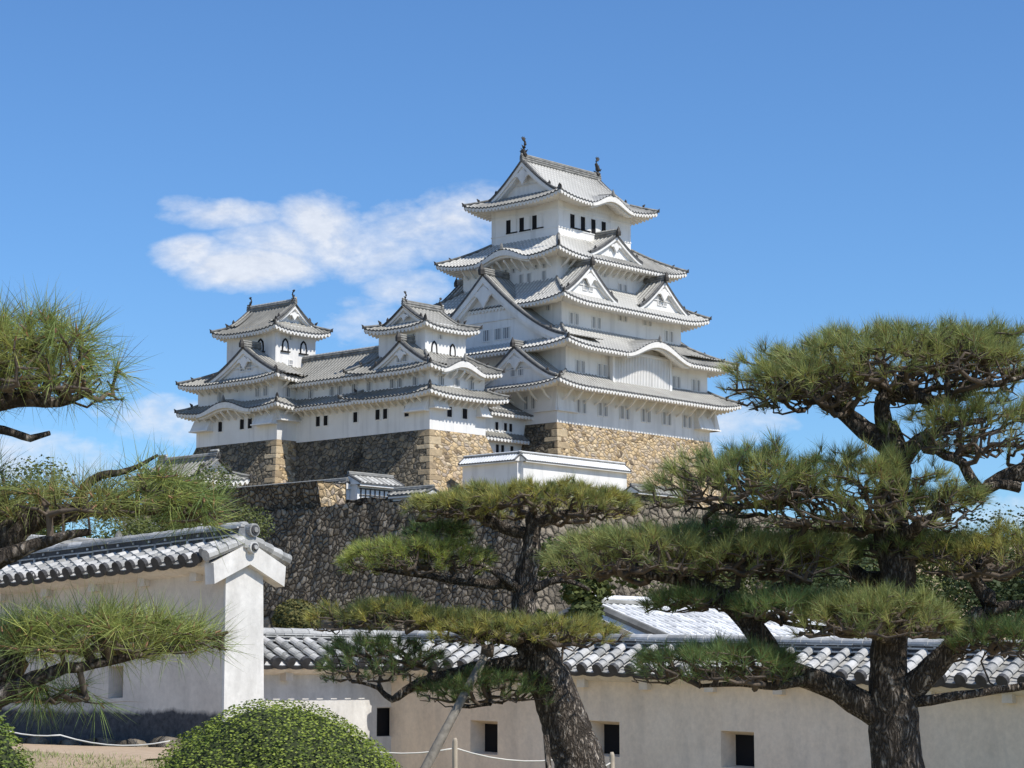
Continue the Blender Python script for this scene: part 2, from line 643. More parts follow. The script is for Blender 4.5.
class Roof:
    """hipped eaves round a box; profile zf(v) from the eave (0) to the top (1)"""

    def __init__(s, outer, inner, ze, zi, over, lift=.5, kara=(), curve=.3, vh=None, pitch=.57, amp=.13, ov=.7):
        s.o, s.i, s.ze, s.zi, s.over, s.lift, s.kara, s.curve, s.pitch, s.amp = outer, inner, ze, zi, over, lift, kara, curve, pitch, amp
        s.vh, s.ov = vh, ov
        s.mb = MB()
        s.RL = 6.0
        for side in 'SENW':
            s.make_side(side)

    def zf(s, v):
        return s.ze + (s.zi - s.ze) * v * (1 - s.curve + s.curve * v)

    def ks(s, side, a):
        """karahafu lift along the eave (0 elsewhere) and its strength"""
        k = np.zeros_like(a)
        for (sd_, c, hw, h) in s.kara:
            if sd_ == side:
                t = np.clip(np.abs(a - c) / hw, 0, 1)
                k = np.maximum(k, h * (.5 + .5 * np.cos(PI * t)) ** .85)
        return k

    def make_side(s, side):
        mb = s.mb
        p0, u, w, L = side_frame(s.o, side)
        e0, e1, n0, n1 = s.o
        ie0, ie1, in0, in1 = s.i
        D = {'S': in0 - n0, 'N': n1 - in1, 'W': ie0 - e0, 'E': e1 - ie1}[side]
        Da = {'S': ie0 - e0, 'E': in0 - n0, 'N': e1 - ie1, 'W': n1 - in1}[side]
        Db = {'S': e1 - ie1, 'E': n1 - in1, 'N': ie0 - e0, 'W': in0 - n0}[side]
        vh, Dv = 1.0, D
        if s.vh:                                     # irimoya: S/N (or W/E) run up to the ridge, the others stop at the gable foot
            ax, vh = s.vh
            if side in ax:
                Dv = D
            else:
                Dv = D / vh
                Da = Db = D
            if side in ax:
                Da = Db = D * vh
        RL = min(s.RL, L * .4)

        def surf(A, Rr, vm, nv=9, v0=0.0):
            k = s.ks(side, A)
            V = np.linspace(0, 1, nv)
            v = v0 + (vm[:, None] - v0) * V[None]
            z = s.zf(v) + s.lift * (corner(A[:, None] - Da * v / vh, RL) + corner(L - A[:, None] - Db * v / vh, RL)) * np.clip(1 - v / vh, 0, 1)
            kz = s.ze + k[:, None] + .10 * v * Dv
            z = np.where(k[:, None] > .01, np.maximum(z, kz), z)
            z = z + Rr[:, None]
            xy = p0 + u * A[:, None, None] + w * (v * Dv)[..., None]
            P = np.concatenate([xy, z[..., None]], -1)
            uv = np.stack([np.broadcast_to(A[:, None], v.shape), v * Dv], -1)
            mb.grid(P, 0, uv)
            return P
        edges = []
        full = s.vh and side in s.vh[0]
        for (a0, a1, kind) in ((0, Da, 'l'), (Da, L - Db, 'c'), (L - Db, L, 'r')):
            if a1 - a0 < .05:
                continue
            A, Rr = rolled(a0, a1, s.pitch, s.amp)
            if kind == 'l':
                vm = vh * (A - a0) / Da
            elif kind == 'r':
                vm = vh * (L - A) / Db
            else:
                vm = np.full_like(A, 1.0 if full else vh)
            edges.append(surf(A, Rr, vm, 16 if (kind == 'c' and full) else 9)[:, 0])
        if full and s.ov:
            for (a0, a1) in ((Da - s.ov, Da), (L - Db, L - Db + s.ov)):
                A, Rr = rolled(a0, a1, s.pitch, s.amp)
                surf(A, Rr, np.ones_like(A), 12, vh * .97)
        edge = np.concatenate(edges)
        # dark row of tile ends, then a white stepped board
        low = edge.copy()
        low[:, 2] -= np.array([.13] * len(low))
        mb.grid(np.stack([low, edge], 1), 1)
        in_ = low.copy()
        in_[:, :2] += w * .14
        mb.grid(np.stack([in_, low], 1), 1)
        # soffit with rafters
        o = s.over
        A, Rr = rolled(0, L, .56, .15, 4)
        Rr = np.where(Rr > .05, .24, 0.0)
        k = s.ks(side, A)
        dmax = np.minimum(np.minimum(o + .3, A), L - A)
        dmax = np.maximum(dmax, .001)
        rows = []
        for q in np.linspace(0, 1, 6):
            d = .07 + (dmax - .07) * q if q else np.minimum(.07, dmax)
            z = s.ze + np.where(k > .01, k, 0) + s.lift * (corner(A - d, RL) + corner(L - A - d, RL)) * np.clip(1 - d / (o * 1.9), 0, 1) + .10 * d - .30 - Rr * np.where(k > .01, .3, 1)
            xy = p0 + u * A[:, None] + w * d[:, None]
            rows.append(np.concatenate([xy, z[:, None]], -1))
        mb.grid(np.stack(rows, 1), 2, flip=True)
        f0 = rows[0]
        top = f0.copy()
        kk = np.interp(A, A, k)
        top[:, 2] = s.ze + kk + s.lift * (corner(A, RL) + corner(L - A, RL)) - .05
        mb.grid(np.stack([f0, top], 1), 2)
        # karahafu: broad white board and the panel behind it
        for (sd_, c, hw, h) in s.kara:
            if sd_ != side:
                continue
            T = np.linspace(c - hw, c + hw, 40)
            k = s.ks(side, T)
            ze = s.ze + k - .08
            th = .38 + .30 * (k / h)
            def row(dep, zz):
                xy = p0 + u * T[:, None] + w * dep
                return np.concatenate([xy, np.asarray(zz)[:, None]], -1)
            mb.grid(np.stack([row(-.02, ze - th), row(-.02, ze)], 1), 2)
            mb.grid(np.stack([row(.25, ze - th), row(-.02, ze - th)], 1), 2)
            mb.grid(np.stack([row(.30, ze - th - .22), row(.30, ze)], 1), 2)
            mb.grid(np.stack([row(.9, ze - th - .22), row(.30, ze - th - .22)], 1), 2)
            # tympanum wall
            mb.grid(np.stack([row(o - .05, np.full_like(T, s.ze - .5)), row(o - .05, ze - .2)], 1), 2)
            # ridge along the crown of the karahafu
            pr = p0 + u * c
            z0 = s.ze + h
            Dk = Dv * (.9 if not full else .3)
            mb.tube([(*(pr + w * .1), z0 + .12), (*(pr + w * Dk), z0 + .12 + .10 * Dk)], [.17, .17], 6, 3)
            q0 = pr + w * .05
            mb.tube([(*q0, z0 + .0), (*q0, z0 + .45), (*(q0), z0 + .85)], [.26, .2, .03], 5, 3)

    def hips(s, build):
        """ridge rolls over the four hips with small demon tiles at the tips"""
        e0, e1, n0, n1 = s.o
        ie0, ie1, in0, in1 = s.i
        for cx_, cy_ in ((0, 0), (1, 0), (1, 1), (0, 1)):
            mb = MB()
            a = np.array([(e0, e1)[cx_], (n0, n1)[cy_]], float)
            b = np.array([(ie0, ie1)[cx_], (in0, in1)[cy_]], float)
            vh = 1.0
            if s.vh:
                vh = s.vh[1]
                d = (ie0 - e0) if 'S' in s.vh[0] else (in0 - n0)
                b = a + np.array([d if cx_ == 0 else -d, d if cy_ == 0 else -d])
            pts = []
            for q in np.linspace(0.0, 1, 9):
                p = a + (b - a) * q
                pts.append((*p, float(s.zf(np.array(q * vh))) + s.lift * (1 - q) * 1.0 + .18))
            mb.tube(pts, [.17] * 9, 6, 0)
            d = (b - a) / np.linalg.norm(b - a)
            p = a - d * .05
            zt = s.ze + s.lift
            mb.tube([(*p, zt), (*(p - d * .05), zt + .28), (*(p - d * .22), zt + .48)], [.19, .15, .03], 5, 1)
            p = a + d * 1.9
            zt = float(s.zf(np.array(1.9 / np.linalg.norm(b - a) * vh))) + s.lift * .6
            mb.tube([(*p, zt), (*(p - d * .06), zt + .34), (*(p - d * .3), zt + .58)], [.22, .18, .04], 5, 1)
            build('hip_ridge', mb, [M['ridge'], M['bronze']])


def gable_fn(hw, z0, H, p=1.35):
    return lambda t: z0 + H * np.clip(1 - np.abs(t) / hw, 0, 1) ** p


def gable(build, side, box, c, hw, plane, z0, H, back, p=1.35, tiles='tile', roof=None, wins=(), orn=True, board=.5, trim=True, parent=None, recess=.55, rshort=0.0, oni=1.0, attach_roof=True):
    """triangular dormer / irimoya gable.  plane = distance of its face outside the box side; runs back by `back`"""
    p0, u, w, L = side_frame(box, side)
    f = gable_fn(hw, z0, H, p)
    P3 = lambda t, d, z: np.concatenate([np.broadcast_to(p0 + u * (c + np.asarray(t))[..., None] - w * (plane - np.asarray(d))[..., None], np.shape(np.asarray(t) + np.asarray(d)) + (2,)), (np.asarray(z) + 0 * np.asarray(d))[..., None]], -1)
    mb = MB()
    if attach_roof:
        D_, R_ = rolled(0, back, .57, .13)
        for sgn in (-1, 1):
            t = np.linspace(0, 1, 16) * hw * sgn
            TT, DD = np.meshgrid(t, D_, indexing='ij')
            Z = f(TT) + R_[None]
            mb.grid(P3(TT, DD, Z), 0, np.stack([DD, np.abs(TT) * 1.2], -1), flip=(sgn < 0))
    t = np.linspace(-hw, hw, 41)
    one = np.zeros_like(t)
    zt = f(t)
    # verge: dark tile ends, light roll, white barge boards
    mb.tube(list(P3(t, one + .12, zt + .12)), [.13] * 41, 6, 1)
    mb.tube(list(P3(t, one + .50, zt + .16)), [.11] * 41, 6, 0)
    mb.grid(np.stack([P3(t, one, zt - .16), P3(t, one, zt + .04)], 1), 1)
    th = board * (1 - .25 * np.abs(t) / hw)
    mb.grid(np.stack([P3(t, one + .06, zt - .16 - th), P3(t, one + .06, zt - .12)], 1), 2)
    mb.grid(np.stack([P3(t, one + .30, zt - .16 - th), P3(t, one + .06, zt - .16 - th)], 1), 2)
    mb.grid(np.stack([P3(t, one + .28, zt - .22 - th * 1.5), P3(t, one + .28, zt - .12)], 1), 2)
    mb.grid(np.stack([P3(t, one + recess, zt - .22 - th * 1.5), P3(t, one + .28, zt - .22 - th * 1.5)], 1), 2)
    g = build('gable_roof', mb, [M[tiles], M['tile_edge'], M['plaster']], parent=parent)
    # face
    fb = MB()
    lowz = np.full_like(t, z0 - .4)
    fb.grid(np.stack([P3(t, one + recess, np.minimum(lowz, zt - .2)), P3(t, one + recess, zt - .15)], 1), 0)
    if trim and H > 3:
        zz = z0 + H * .34
        tt = hw * (1 - .34 ** (1 / p)) * .86
        a, b = P3(np.array([-tt, tt]), np.array([recess - .06] * 2), np.array([zz, zz]))
        fb.tube([a, b], [.07, .07], 4, 0)
    build('gable_wall', fb, M['plaster'], parent=g)
    if orn:
        ob = MB()
        s_ = min(1.5, H / 4.0)
        outline = [(0, .25), (.34, .1), (.55, -.12), (.95, -.05), (1.35, -.45), (1.25, -.62), (.9, -.48), (.62, -.62), (.42, -.95), (.22, -1.15), (0, -1.5)]
        outline = outline + [(-x, z) for x, z in outline[-2:0:-1]]
        top = z0 + H - board - .55 - .25 * s_
        fr = [P3(np.array(x * s_), np.array(.12), np.array(top + z * s_)) for x, z in outline]
        bk = [P3(np.array(x * s_), np.array(.34), np.array(top + z * s_)) for x, z in outline]
        n = len(fr)
        ob.add(fr + bk, [tuple(range(n))] + [(i, (i + 1) % n, n + (i + 1) % n, n + i) for i in range(n)], 0)
        build('gable_pendant', ob, M['plaster'], parent=g)
    for (wt, wz, ww, wh) in wins:
        q = P3(np.array(float(wt)), np.array(recess), np.array(float(wz)))
        put_window(build, 'bars', side, q, ww, wh, parent=g)
    # ridge with demon tile
    rb = MB()
    zr = z0 + H
    pa = P3(np.array(0.), np.array(-.1), np.array(zr + .22))
    pb = P3(np.array(0.), np.array(back - rshort), np.array(zr + .22))
    for dz, r in ((0, .22), (.26, .19)):
        rb.tube([pa + [0, 0, dz], pb + [0, 0, dz]], [r, r], 6, 0)
    rb.tube([pa + [0, 0, .55], pb + [0, 0, .55]], [.13, .13], 6, 1)
    build('ridge', rb, [M['ridge'], M['tile']], parent=g)
    q = P3(np.array(0.), np.array(-.18), np.array(zr))
    rb = MB()
    if oni > .1:
      rb.tube([q, q + [0, 0, .45 * oni], q + [0, 0, .85 * oni], q + [0, 0, 1.15 * oni]], [.32 * oni, .34 * oni, .17 * oni, .03], 6, 0)
      build('demon_tile', rb, M['bronze'], parent=g)
    # small demon tiles low on the verges
    for sgn in (-1, 1):
        tt = hw * .80 * sgn
        q = P3(np.array(tt), np.array(.2), np.array(f(tt) + .1))
        rb = MB()
        rb.tube([q, q + [0, 0, .3], q + [0, 0, .55]], [.2, .17, .03], 5, 0)
        build('demon_tile', rb, M['bronze'], parent=g)
    return g


_wc = {}


def window_mesh(kind, w, h):
    """a window facing -y, centred on x, bottom at z=0"""
    key = (kind, round(w, 2), round(h, 2))
    if key in _wc:
        return _wc[key]
    mb = MB()
    if kind == 'bars':
        mb.box(-w / 2 - .09, w / 2 + .09, -.10, 0, -.10, 0, 0)
        mb.box(-w / 2 - .09, w / 2 + .09, -.10, 0, h, h + .09, 0)
        for sx in (-1, 1):
            mb.box(sx * w / 2 - .045 + sx * .045, sx * w / 2 + .045 + sx * .045, -.10, 0, 0, h, 0)
        mb.box(-w / 2, w / 2, -.03, 0, 0, h, 1)
        n = max(2, int(w / .26))
        for i in range(n):
            x = -w / 2 + (i + .5) * w / n
            mb.box(x - .035, x + .035, -.075, -.031, 0, h, 2)
    elif kind == 'dark':
        mb.box(-w / 2 - .08, w / 2 + .08, -.09, 0, -.09, 0, 0)
        for sx in (-1, 1):
            mb.box(sx * w / 2 - .04 + sx * .04, sx * w / 2 + .04 + sx * .04, -.09, 0, 0, h, 0)
        mb.box(-w / 2, w / 2, -.02, 0, 0, h, 3)
    elif kind == 'shutter':                      # open half dark, half white shutter, black sill
        mb.box(-w / 2, -w / 2 + w * .42, -.02, 0, 0, h, 3)
        mb.box(-w / 2 + w * .42, w / 2, -.09, 0, 0, h, 0)
        mb.box(-w / 2 - .08, w / 2 + .08, -.13, 0, -.14, -.01, 3)
        mb.box(-w / 2 - .06, -w / 2, -.07, 0, 0, h, 3)
    elif kind == 'arch':                         # cusped black frame
        def out(sx, sz):
            pr = [(-.52, 0), (-.50, .45), (-.42, .78), (-.22, .95), (0, 1.06), (.22, .95), (.42, .78), (.50, .45), (.52, 0)]
            return [(x * sx, z * sz) for x, z in pr]
        o, i_ = out(w, h), out(w * .74, h * .86)
        V = [(x, -.12, z) for x, z in o] + [(x, -.12, z) for x, z in i_] + [(x, 0, z) for x, z in o] + [(x, -.03, z) for x, z in i_]
        n = 9
        F = [(k, k + 1, n + k + 1, n + k) for k in range(n - 1)]
        mb.add(V, F, 3)
        mb.add(V, [(k, 2 * n + k, 2 * n + k + 1, k + 1) for k in range(n - 1)], 3)
        mb.add(V, [(n + k, n + k + 1, 3 * n + k + 1, 3 * n + k) for k in range(n - 1)], 3)
        mb.add([(x, -.04, z) for x, z in i_], [tuple(range(n))[::-1]], 2)
        mb.box(-w * .72, w * .72, -.2, 0, -.14, -.005, 3)
    me = mb.build('window', [M['plaster'], M['grille'], M['plaster'], M['dark']])
    _wc[key] = me.data
    bpy.data.objects.remove(me)
    return _wc[key]


def put_window(build, kind, side, p, w, h, parent=None):
    o = bpy.data.objects.new('window', window_mesh(kind, w, h))
    C.objects.link(o)
    o.parent = parent or build.root
    o.location = [float(a) for a in (np.asarray(p) - build.org)]
    o.rotation_euler = (0, 0, SROT[side])
    return o


class Thing:
    """a building: Empty in the castle's compass; build() links a child mesh given castle coordinates"""

    def __init__(s, name, org, **kw):
        s.org = np.asarray(org, float)
        s.root = empty(name, W(KEEP, *org), ROT, kind='thing', **kw)

    def __call__(s, name, mb, mats, parent=None, smooth=False):
        for v in mb.V:
            v -= s.org
        return mb.build(name, mats, parent or s.root, smooth)

    def wall(s, box, z0, z1, mat='plaster', name='storey_wall', bands=()):
        mb = MB()
        e0, e1, n0, n1 = box
        mb.box(e0, e1, n0, n1, z0, z1)
        for z in bands:
            mb.box(e0 - .06, e1 + .06, n0 - .06, n1 + .06, z, z + .13)
        return s(name, mb, M[mat])

    def win(s, kind, side, coord, box, z, w, h, parent=None):
        e0, e1, n0, n1 = box
        p = {'S': (coord, n0, z), 'N': (coord, n1, z), 'W': (e0, coord, z), 'E': (e1, coord, z)}[side]
        return put_window(s, kind, side, p, w, h, parent)

    def base(s, box, z0, z1, mat='stone_warm', k1=.21, k2=.010, blocks=(), top=.0, mats=None):
        """battered stone base from z1 (top) down to z0; blocks = corners with long-and-short cornerstones"""
        e0, e1, n0, n1 = box
        fl = lambda d: top + k1 * d + k2 * d * d
        mb = MB()
        zs = np.linspace(z0, z1, 14)
        for si, sd_ in enumerate('SENW'):
            p0, u, w, L = side_frame(box, sd_)
            rows = []
            uvs = []
            for z in zs:
                f_ = fl(z1 - z)
                a = np.linspace(-f_, L + f_, 24)
                xy = p0 + u * a[:, None] - w * f_
                rows.append(np.concatenate([xy, np.full((24, 1), z)], -1))
                uvs.append(np.stack([a + 37.3 * si, np.full(24, z)], -1))
            mb.grid(np.stack(rows, 1), (si if mats else 0), np.stack(uvs, 1))
        mb.add([(e0 - top, n0 - top, z1), (e1 + top, n0 - top, z1), (e1 + top, n1 + top, z1), (e0 - top, n1 + top, z1)], [(0, 1, 2, 3)], 0)
        o = s('stone_base', mb, [M[k] for k in mats] if mats else M[mat])
        rng = random.Random(5)
        if blocks:
            for (cx_, cy_) in blocks:
                cb = MB()
                sx, sy = (-1 if cx_ == 0 else 1), (-1 if cy_ == 0 else 1)
                z, k = z1 - .02, 0
                while z > z0 + .6:
                    hh = rng.uniform(.55, .95)
                    zb = z - hh + .04
                    le, ln = ((1.7, .8) if k % 2 else (.8, 1.7))
                    le *= rng.uniform(.6, 1.25)
                    ln *= rng.uniform(.6, 1.25)
                    X = lambda zz, q: (e0 if cx_ == 0 else e1) + sx * (fl(z1 - zz) + .05 - q)
                    Y = lambda zz, q: (n0 if cy_ == 0 else n1) + sy * (fl(z1 - zz) + .05 - q)
                    ring = lambda zz: [(X(zz, 0), Y(zz, 0), zz), (X(zz, le), Y(zz, 0), zz), (X(zz, le), Y(zz, ln), zz), (X(zz, 0), Y(zz, ln), zz)]
                    r0, r1 = ring(zb), ring(z)
                    if sx * sy > 0:
                        pass
                    else:
                        r0, r1 = r0[::-1], r1[::-1]
                    cb.hexa(r0 + r1)
                    z -= hh
                    k += 1
                co = s('cornerstones', cb, M['block'], parent=o)
                bv = co.modifiers.new('bevel', 'BEVEL')
                bv.width = .07
                bv.segments = 2
        return o

    def chute(s, side, box, a0, a1, zt, zb, out):
        p0, u, w, L = side_frame(box, side)
        mb = MB()
        q = lambda a, d, z: (*(p0 + u * a - w * d), z)
        if out is not None:
            top, bot = .06, out
            mb.hexa([q(a0, -.1, zb), q(a1, -.1, zb), q(a1, -.1, zt), q(a0, -.1, zt), q(a0, bot, zb), q(a1, bot, zb), q(a1, top, zt), q(a0, top, zt)])
            mb.box(0, 0, 0, 0, 0, 0)
            mb.hexa([q(a0 - .12, -.1, zb - .16), q(a1 + .12, -.1, zb - .16), q(a1 + .12, bot + .10, zb - .16), q(a0 - .12, bot + .10, zb - .16),
                     q(a0 - .12, -.1, zb - .002), q(a1 + .12, -.1, zb - .002), q(a1 + .12, bot + .10, zb - .002), q(a0 - .12, bot + .10, zb - .002)])
        return s('stone_drop_chute', mb, M['plaster'])

    def brackets(s, side, box, z, out, step, drop=1.1, a0=.9, a1=None):
        p0, u, w, L = side_frame(box, side)
        a1 = L - a0 if a1 is None else a1
        n = max(1, int(round((a1 - a0) / step)))
        key = ('br', round(out, 2), round(drop, 2))
        if key not in _wc:
            mb = MB()
            pts = [(0, 0, -drop), (0, -out * .35, -drop * .72), (0, -out * .72, -.28), (0, -out, -.02)]
            for i in range(3):
                a, b = np.array(pts[i]), np.array(pts[i + 1])
                mb.hexa([a + (-.09, 0, -.13), a + (.09, 0, -.13), b + (.09, 0, -.13), b + (-.09, 0, -.13), a + (-.09, 0, .13), a + (.09, 0, .13), b + (.09, 0, .13), b + (-.09, 0, .13)])
            o = mb.build('eave_bracket', M['plaster'])
            _wc[key] = o.data
            bpy.data.objects.remove(o)
        for i in range(n + 1):
            a = a0 + (a1 - a0) * i / n
            o = bpy.data.objects.new('eave_bracket', _wc[key])
            C.objects.link(o)
            o.parent = s.root
            o.location = [float(v) for v in (np.array([*(p0 + u * a), z]) - s.org)]
            o.rotation_euler = (0, 0, SROT[side])

    def roof(s, *a, tiles='tile', **kw):
        r = Roof(*a, **kw)
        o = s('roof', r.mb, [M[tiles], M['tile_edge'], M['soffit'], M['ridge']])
        r.hips(lambda nm, mb, mats: s(nm, mb, mats, parent=o))
        r.obj = o
        return r

    def ridge_line(s, a, b, h=.6, name='ridge', parent=None):
        mb = MB()
        a, b = np.array(a, float), np.array(b, float)
        for dz, r in ((.1, .26), (.36, .24), (.62, .2)):
            if dz < h + .1:
                mb.tube([a + [0, 0, dz], b + [0, 0, dz]], [r, r], 6, 0)
        mb.tube([a + [0, 0, h + .2], b + [0, 0, h + .2]], [.15, .15], 6, 1)
        return s(name, mb, [M['ridge'], M['tile']], parent=parent)

    def fish(s, p, d, H, parent=None):
        """shachihoko: head down on the ridge, tail curling up; d = unit vector towards the ridge end it faces"""
        p, d = np.array(p, float), np.array(d, float)
        mb = MB()
        prof = [(-.10, 0, .17), (.02, .10, .19), (.05, .28, .16), (-.02, .46, .12), (-.12, .62, .09), (-.10, .78, .06), (.02, .90, .045)]
        mb.tube([p + d * x * H + [0, 0, z * H] for x, z, r in prof], [r * H for _, _, r in prof], 8, 0, squash=.8)
        t = p + d * .02 * H + np.array([0, 0, .86 * H])
        side = np.array([-d[1], d[0], 0])
        for ang in (-.9, -.3, .3, .9):
            tip = t + d * math.sin(ang) * .24 * H + np.array([0, 0, math.cos(ang) * .20 * H])
            mb.tube([t - np.array([0, 0, .06 * H]), (t + tip) / 2 + side * .01, tip], [.035 * H, .05 * H, .008 * H], 5, 0)
        for z, x in ((.3, .2), (.5, .12)):
            b = p + np.array([0, 0, z * H]) + d * .06 * H
            mb.tube([b, b + d * x * H + np.array([0, 0, .07 * H])], [.05 * H, .01 * H], 5, 0)
        mb.tube([p + side * .16 * H + [0, 0, .2 * H], p + side * .30 * H + [0, 0, .3 * H]], [.05 * H, .01 * H], 5, 0)
        mb.tube([p - side * .16 * H + [0, 0, .2 * H], p - side * .30 * H + [0, 0, .3 * H]], [.05 * H, .01 * H], 5, 0)
        return s('ridge_fish', mb, M['bronze'], parent=parent)


def grow_box(b, o):
    return (b[0] - o, b[1] + o, b[2] - o, b[3] + o)


# ------------------------------------------------------------------ main keep
K = Thing('castle_keep', (14.6, 11.6, -19), label='tallest white keep with five tiers of roofs on the pale yellow stone base', cat='castle keep')
B1, B2, B3, B4, B5 = (0, 29.3, 0, 23.2), (1.7, 29.05, .1, 23.1), (3.2, 26.2, 2, 21.2), (4.7, 24.7, 4, 19.3), (7.7, 21.65, 6.3, 17.3)
K.base(B1, -19, 0, blocks=((0, 0), (1, 0)), mats=['stone_warm', 'stone_warm', 'stone_warm', 'stone_mid'])  # west side darker: browner stone plus shade put into the colour
K.wall(B1, 0, 5.2)
K.wall(B2, 4.6, 10.2)
K.wall(B3, 9.6, 16.0)
K.wall(B4, 15.2, 22.2, bands=())
K.wall(B5, 21.5, 29.6, bands=(25.0, 27.35))
r1 = K.roof(grow_box(B1, 2.9), B2, 4.15, 6.15, 2.9, lift=.62)
r2 = K.roof(grow_box(B2, 2.75), B3, 9.0, 12.0, 2.75, lift=.62, kara=(('S', 17.1, 6.1, 1.95),))
r3 = K.roof(grow_box(B3, 2.6), B4, 14.7, 18.0, 2.6, lift=.7)
r4 = K.roof(grow_box(B4, 2.4), B5, 20.75, 24.0, 2.4, lift=.7, kara=(('W', 10.9, 4.3, 1.25), ('E', 8.9, 4.3, 1.25)))
# top: irimoya with the ridge running east-west
O5 = grow_box(B5, 2.45)
nc5 = 11.8
r5 = K.roof(O5, (O5[0] + 2.5, O5[1] - 2.5, nc5 - .02, nc5 + .02), 28.35, 34.0, 2.45, lift=.7, kara=(('S', 10.0, 3.9, 1.35), ('N', 9.0, 3.9, 1.35)), vh=('SN', 2.5 / (nc5 - O5[2])), curve=.32)
zg5 = float(r5.zf(np.array(2.5 / (nc5 - O5[2]))))


def irimoya_gable(T, side, box, R, foot, plane_in, hw, ztop, **kw):
    pass


for sd_ in 'WE':
    p0_, u_, w_, L_ = side_frame(O5, sd_)
    cc = (O5[3] - nc5) if sd_ == 'W' else (nc5 - O5[2])
    gable(K, sd_, O5, cc, 5.5, -1.85, zg5 - .1, 34.0 - zg5 + .12, 1.5, p=1.22, parent=r5.obj, board=.55, recess=1.05, oni=.0001, rshort=1.3)
K.ridge_line((O5[0] + 1.8, nc5, 34.0), (O5[1] - 1.8, nc5, 34.0), .6, parent=r5.obj)
K.fish((O5[0] + 2.3, nc5, 34.7), (-1, 0, 0), 2.3, parent=r5.obj)
K.fish((O5[1] - 2.3, nc5, 34.7), (1, 0, 0), 2.3, parent=r5.obj)
# great west and east gables on roof 2
gable(K, 'W', B2, B2[3] - 11.7, 13.3, 1.75, 10.15, 8.55, 6.6, p=1.5, board=.85, recess=.9, parent=r2.obj, oni=1.25,
      wins=((11.6 - 11.7, 10.75, 1.0, 1.3), (1.75, 10.75, 1.0, 1.3), (3.1, 10.75, 1.0, 1.3)))
gable(K, 'E', B2, 11.7 - B2[2], 13.3, 1.0, 10.15, 8.55, 6.6, p=1.5, board=.85, recess=.9, parent=r2.obj, oni=1.25)
# small west gable on roof 1
gable(K, 'W', B1, B1[3] - 5.0, 6.3, 1.9, 5.15, 3.9, 4.0, p=1.3, parent=r1.obj, board=.5, recess=.6, wins=((-.6, 5.7, .7, 1.0), (.6, 5.7, .7, 1.0)))
# paired dormers, south and north, on roof 3
for sd_ in 'SN':
    for e_ in (7.1, 21.4):
        cc = e_ - B3[0] if sd_ == 'S' else B3[1] - e_
        gable(K, sd_, B3, cc, 5.0, 1.35, 15.75, 3.75, 4.2, p=1.25, parent=r3.obj, board=.42, recess=.6, wins=((-.55, 16.5, .6, .9), (.55, 16.5, .6, .9)))
# single dormers on roof 4
for sd_ in 'SN':
    gable(K, sd_, B4, 10.0, 5.0, 1.2, 21.75, 2.75, 4.2, p=1.25, parent=r4.obj, board=.36, recess=.55)
# lattice bay below the karahafu
bay = (9.6, 20.6, -.55, .6)
mb = MB()
mb.box(*bay[:4], 5.4, 9.6)
for i in range(37):
    x = bay[0] + .15 + i * (bay[1] - bay[0] - .3) / 36
    mb.box(x - .055, x + .055, bay[2] - .10, bay[2] + .02, 5.7, 9.2)
mb.box(bay[0] - .05, bay[1] + .05, bay[2] - .14, bay[2], 9.2, 9.4)
for x in (bay[0], bay[1]):
    mb.box(x - .22, x + .22, bay[2] - .16, bay[2] + .3, 5.0, 9.3)
K('lattice_bay', mb, M['plaster'])
for e_ in (4.3, 8.25, 12.35, 16.45, 20.5, 24.6):
    for q in (-.52, .52):
        K.win('bars', 'S', e_ + q, B1, 1.45, .62, 1.5)
for n_ in (3.6, 4.7):
    K.win('bars', 'W', n_, B1, 1.85, .62, 1.5)
for e_ in (4.25, 8.3, 22.6, 26.65):
    for q in (-.48, .48):
        K.win('bars', 'S', e_ + q, B2, 6.2, .62, 1.4)
for e_, z_, h_ in ((5.4, 12.3, 1.3), (9.55, 12.3, 1.3), (14.6, 13.8, .6), (19.4, 13.8, .6), (23.7, 12.3, 1.3)):
    for q in (-.5, .5):
        K.win('bars', 'S', e_ + q, B3, z_, .55, h_)
K.win('bars', 'W', 4.0, B3, 13.9, .6, .6)
for q in (16.6, 17.6, 10.0, 11.0, 21.4, 22.3):
    K.win('bars', 'S', q, B4, 17.8, .55, 1.05)
K.win('bars', 'S', 13.6, B4, 19.3, .5, .45)
for q in (9.7, 8.4, 6.0):
    K.win('bars', 'W', q, B4, 18.0, .6, 1.1)
for q in (7.3, 6.0, 12.2, 10.9):
    K.win('bars', 'W', q, B4, 19.45, .6, .5)
for e_ in (10.6, 12.6, 14.6, 16.6):
    K.win('shutter', 'S', e_ + .2, B5, 25.35, 1.65, 1.6)
for n_ in (13.9, 11.7, 9.6):
    K.win('shutter', 'W', n_, B5, 25.35, 1.65, 1.6)
for sd_ in 'SW':
    K.brackets(sd_, B1, 4.15, 2.3, 1.95, 1.5)
    K.brackets(sd_, B4, 20.75, 1.7, 1.25, 1.2)
K.chute('S', B1, .0, 3.3, 3.6, 1.5, .25)
K.chute('S', B1, 26.2, 29.9, 3.9, 1.5, .95)
K.chute('E', B1, -.9, 3.3, 3.9, 1.5, .95)
K.chute('W', B1, 20.0, 23.2, 3.6, 1.5, .25)

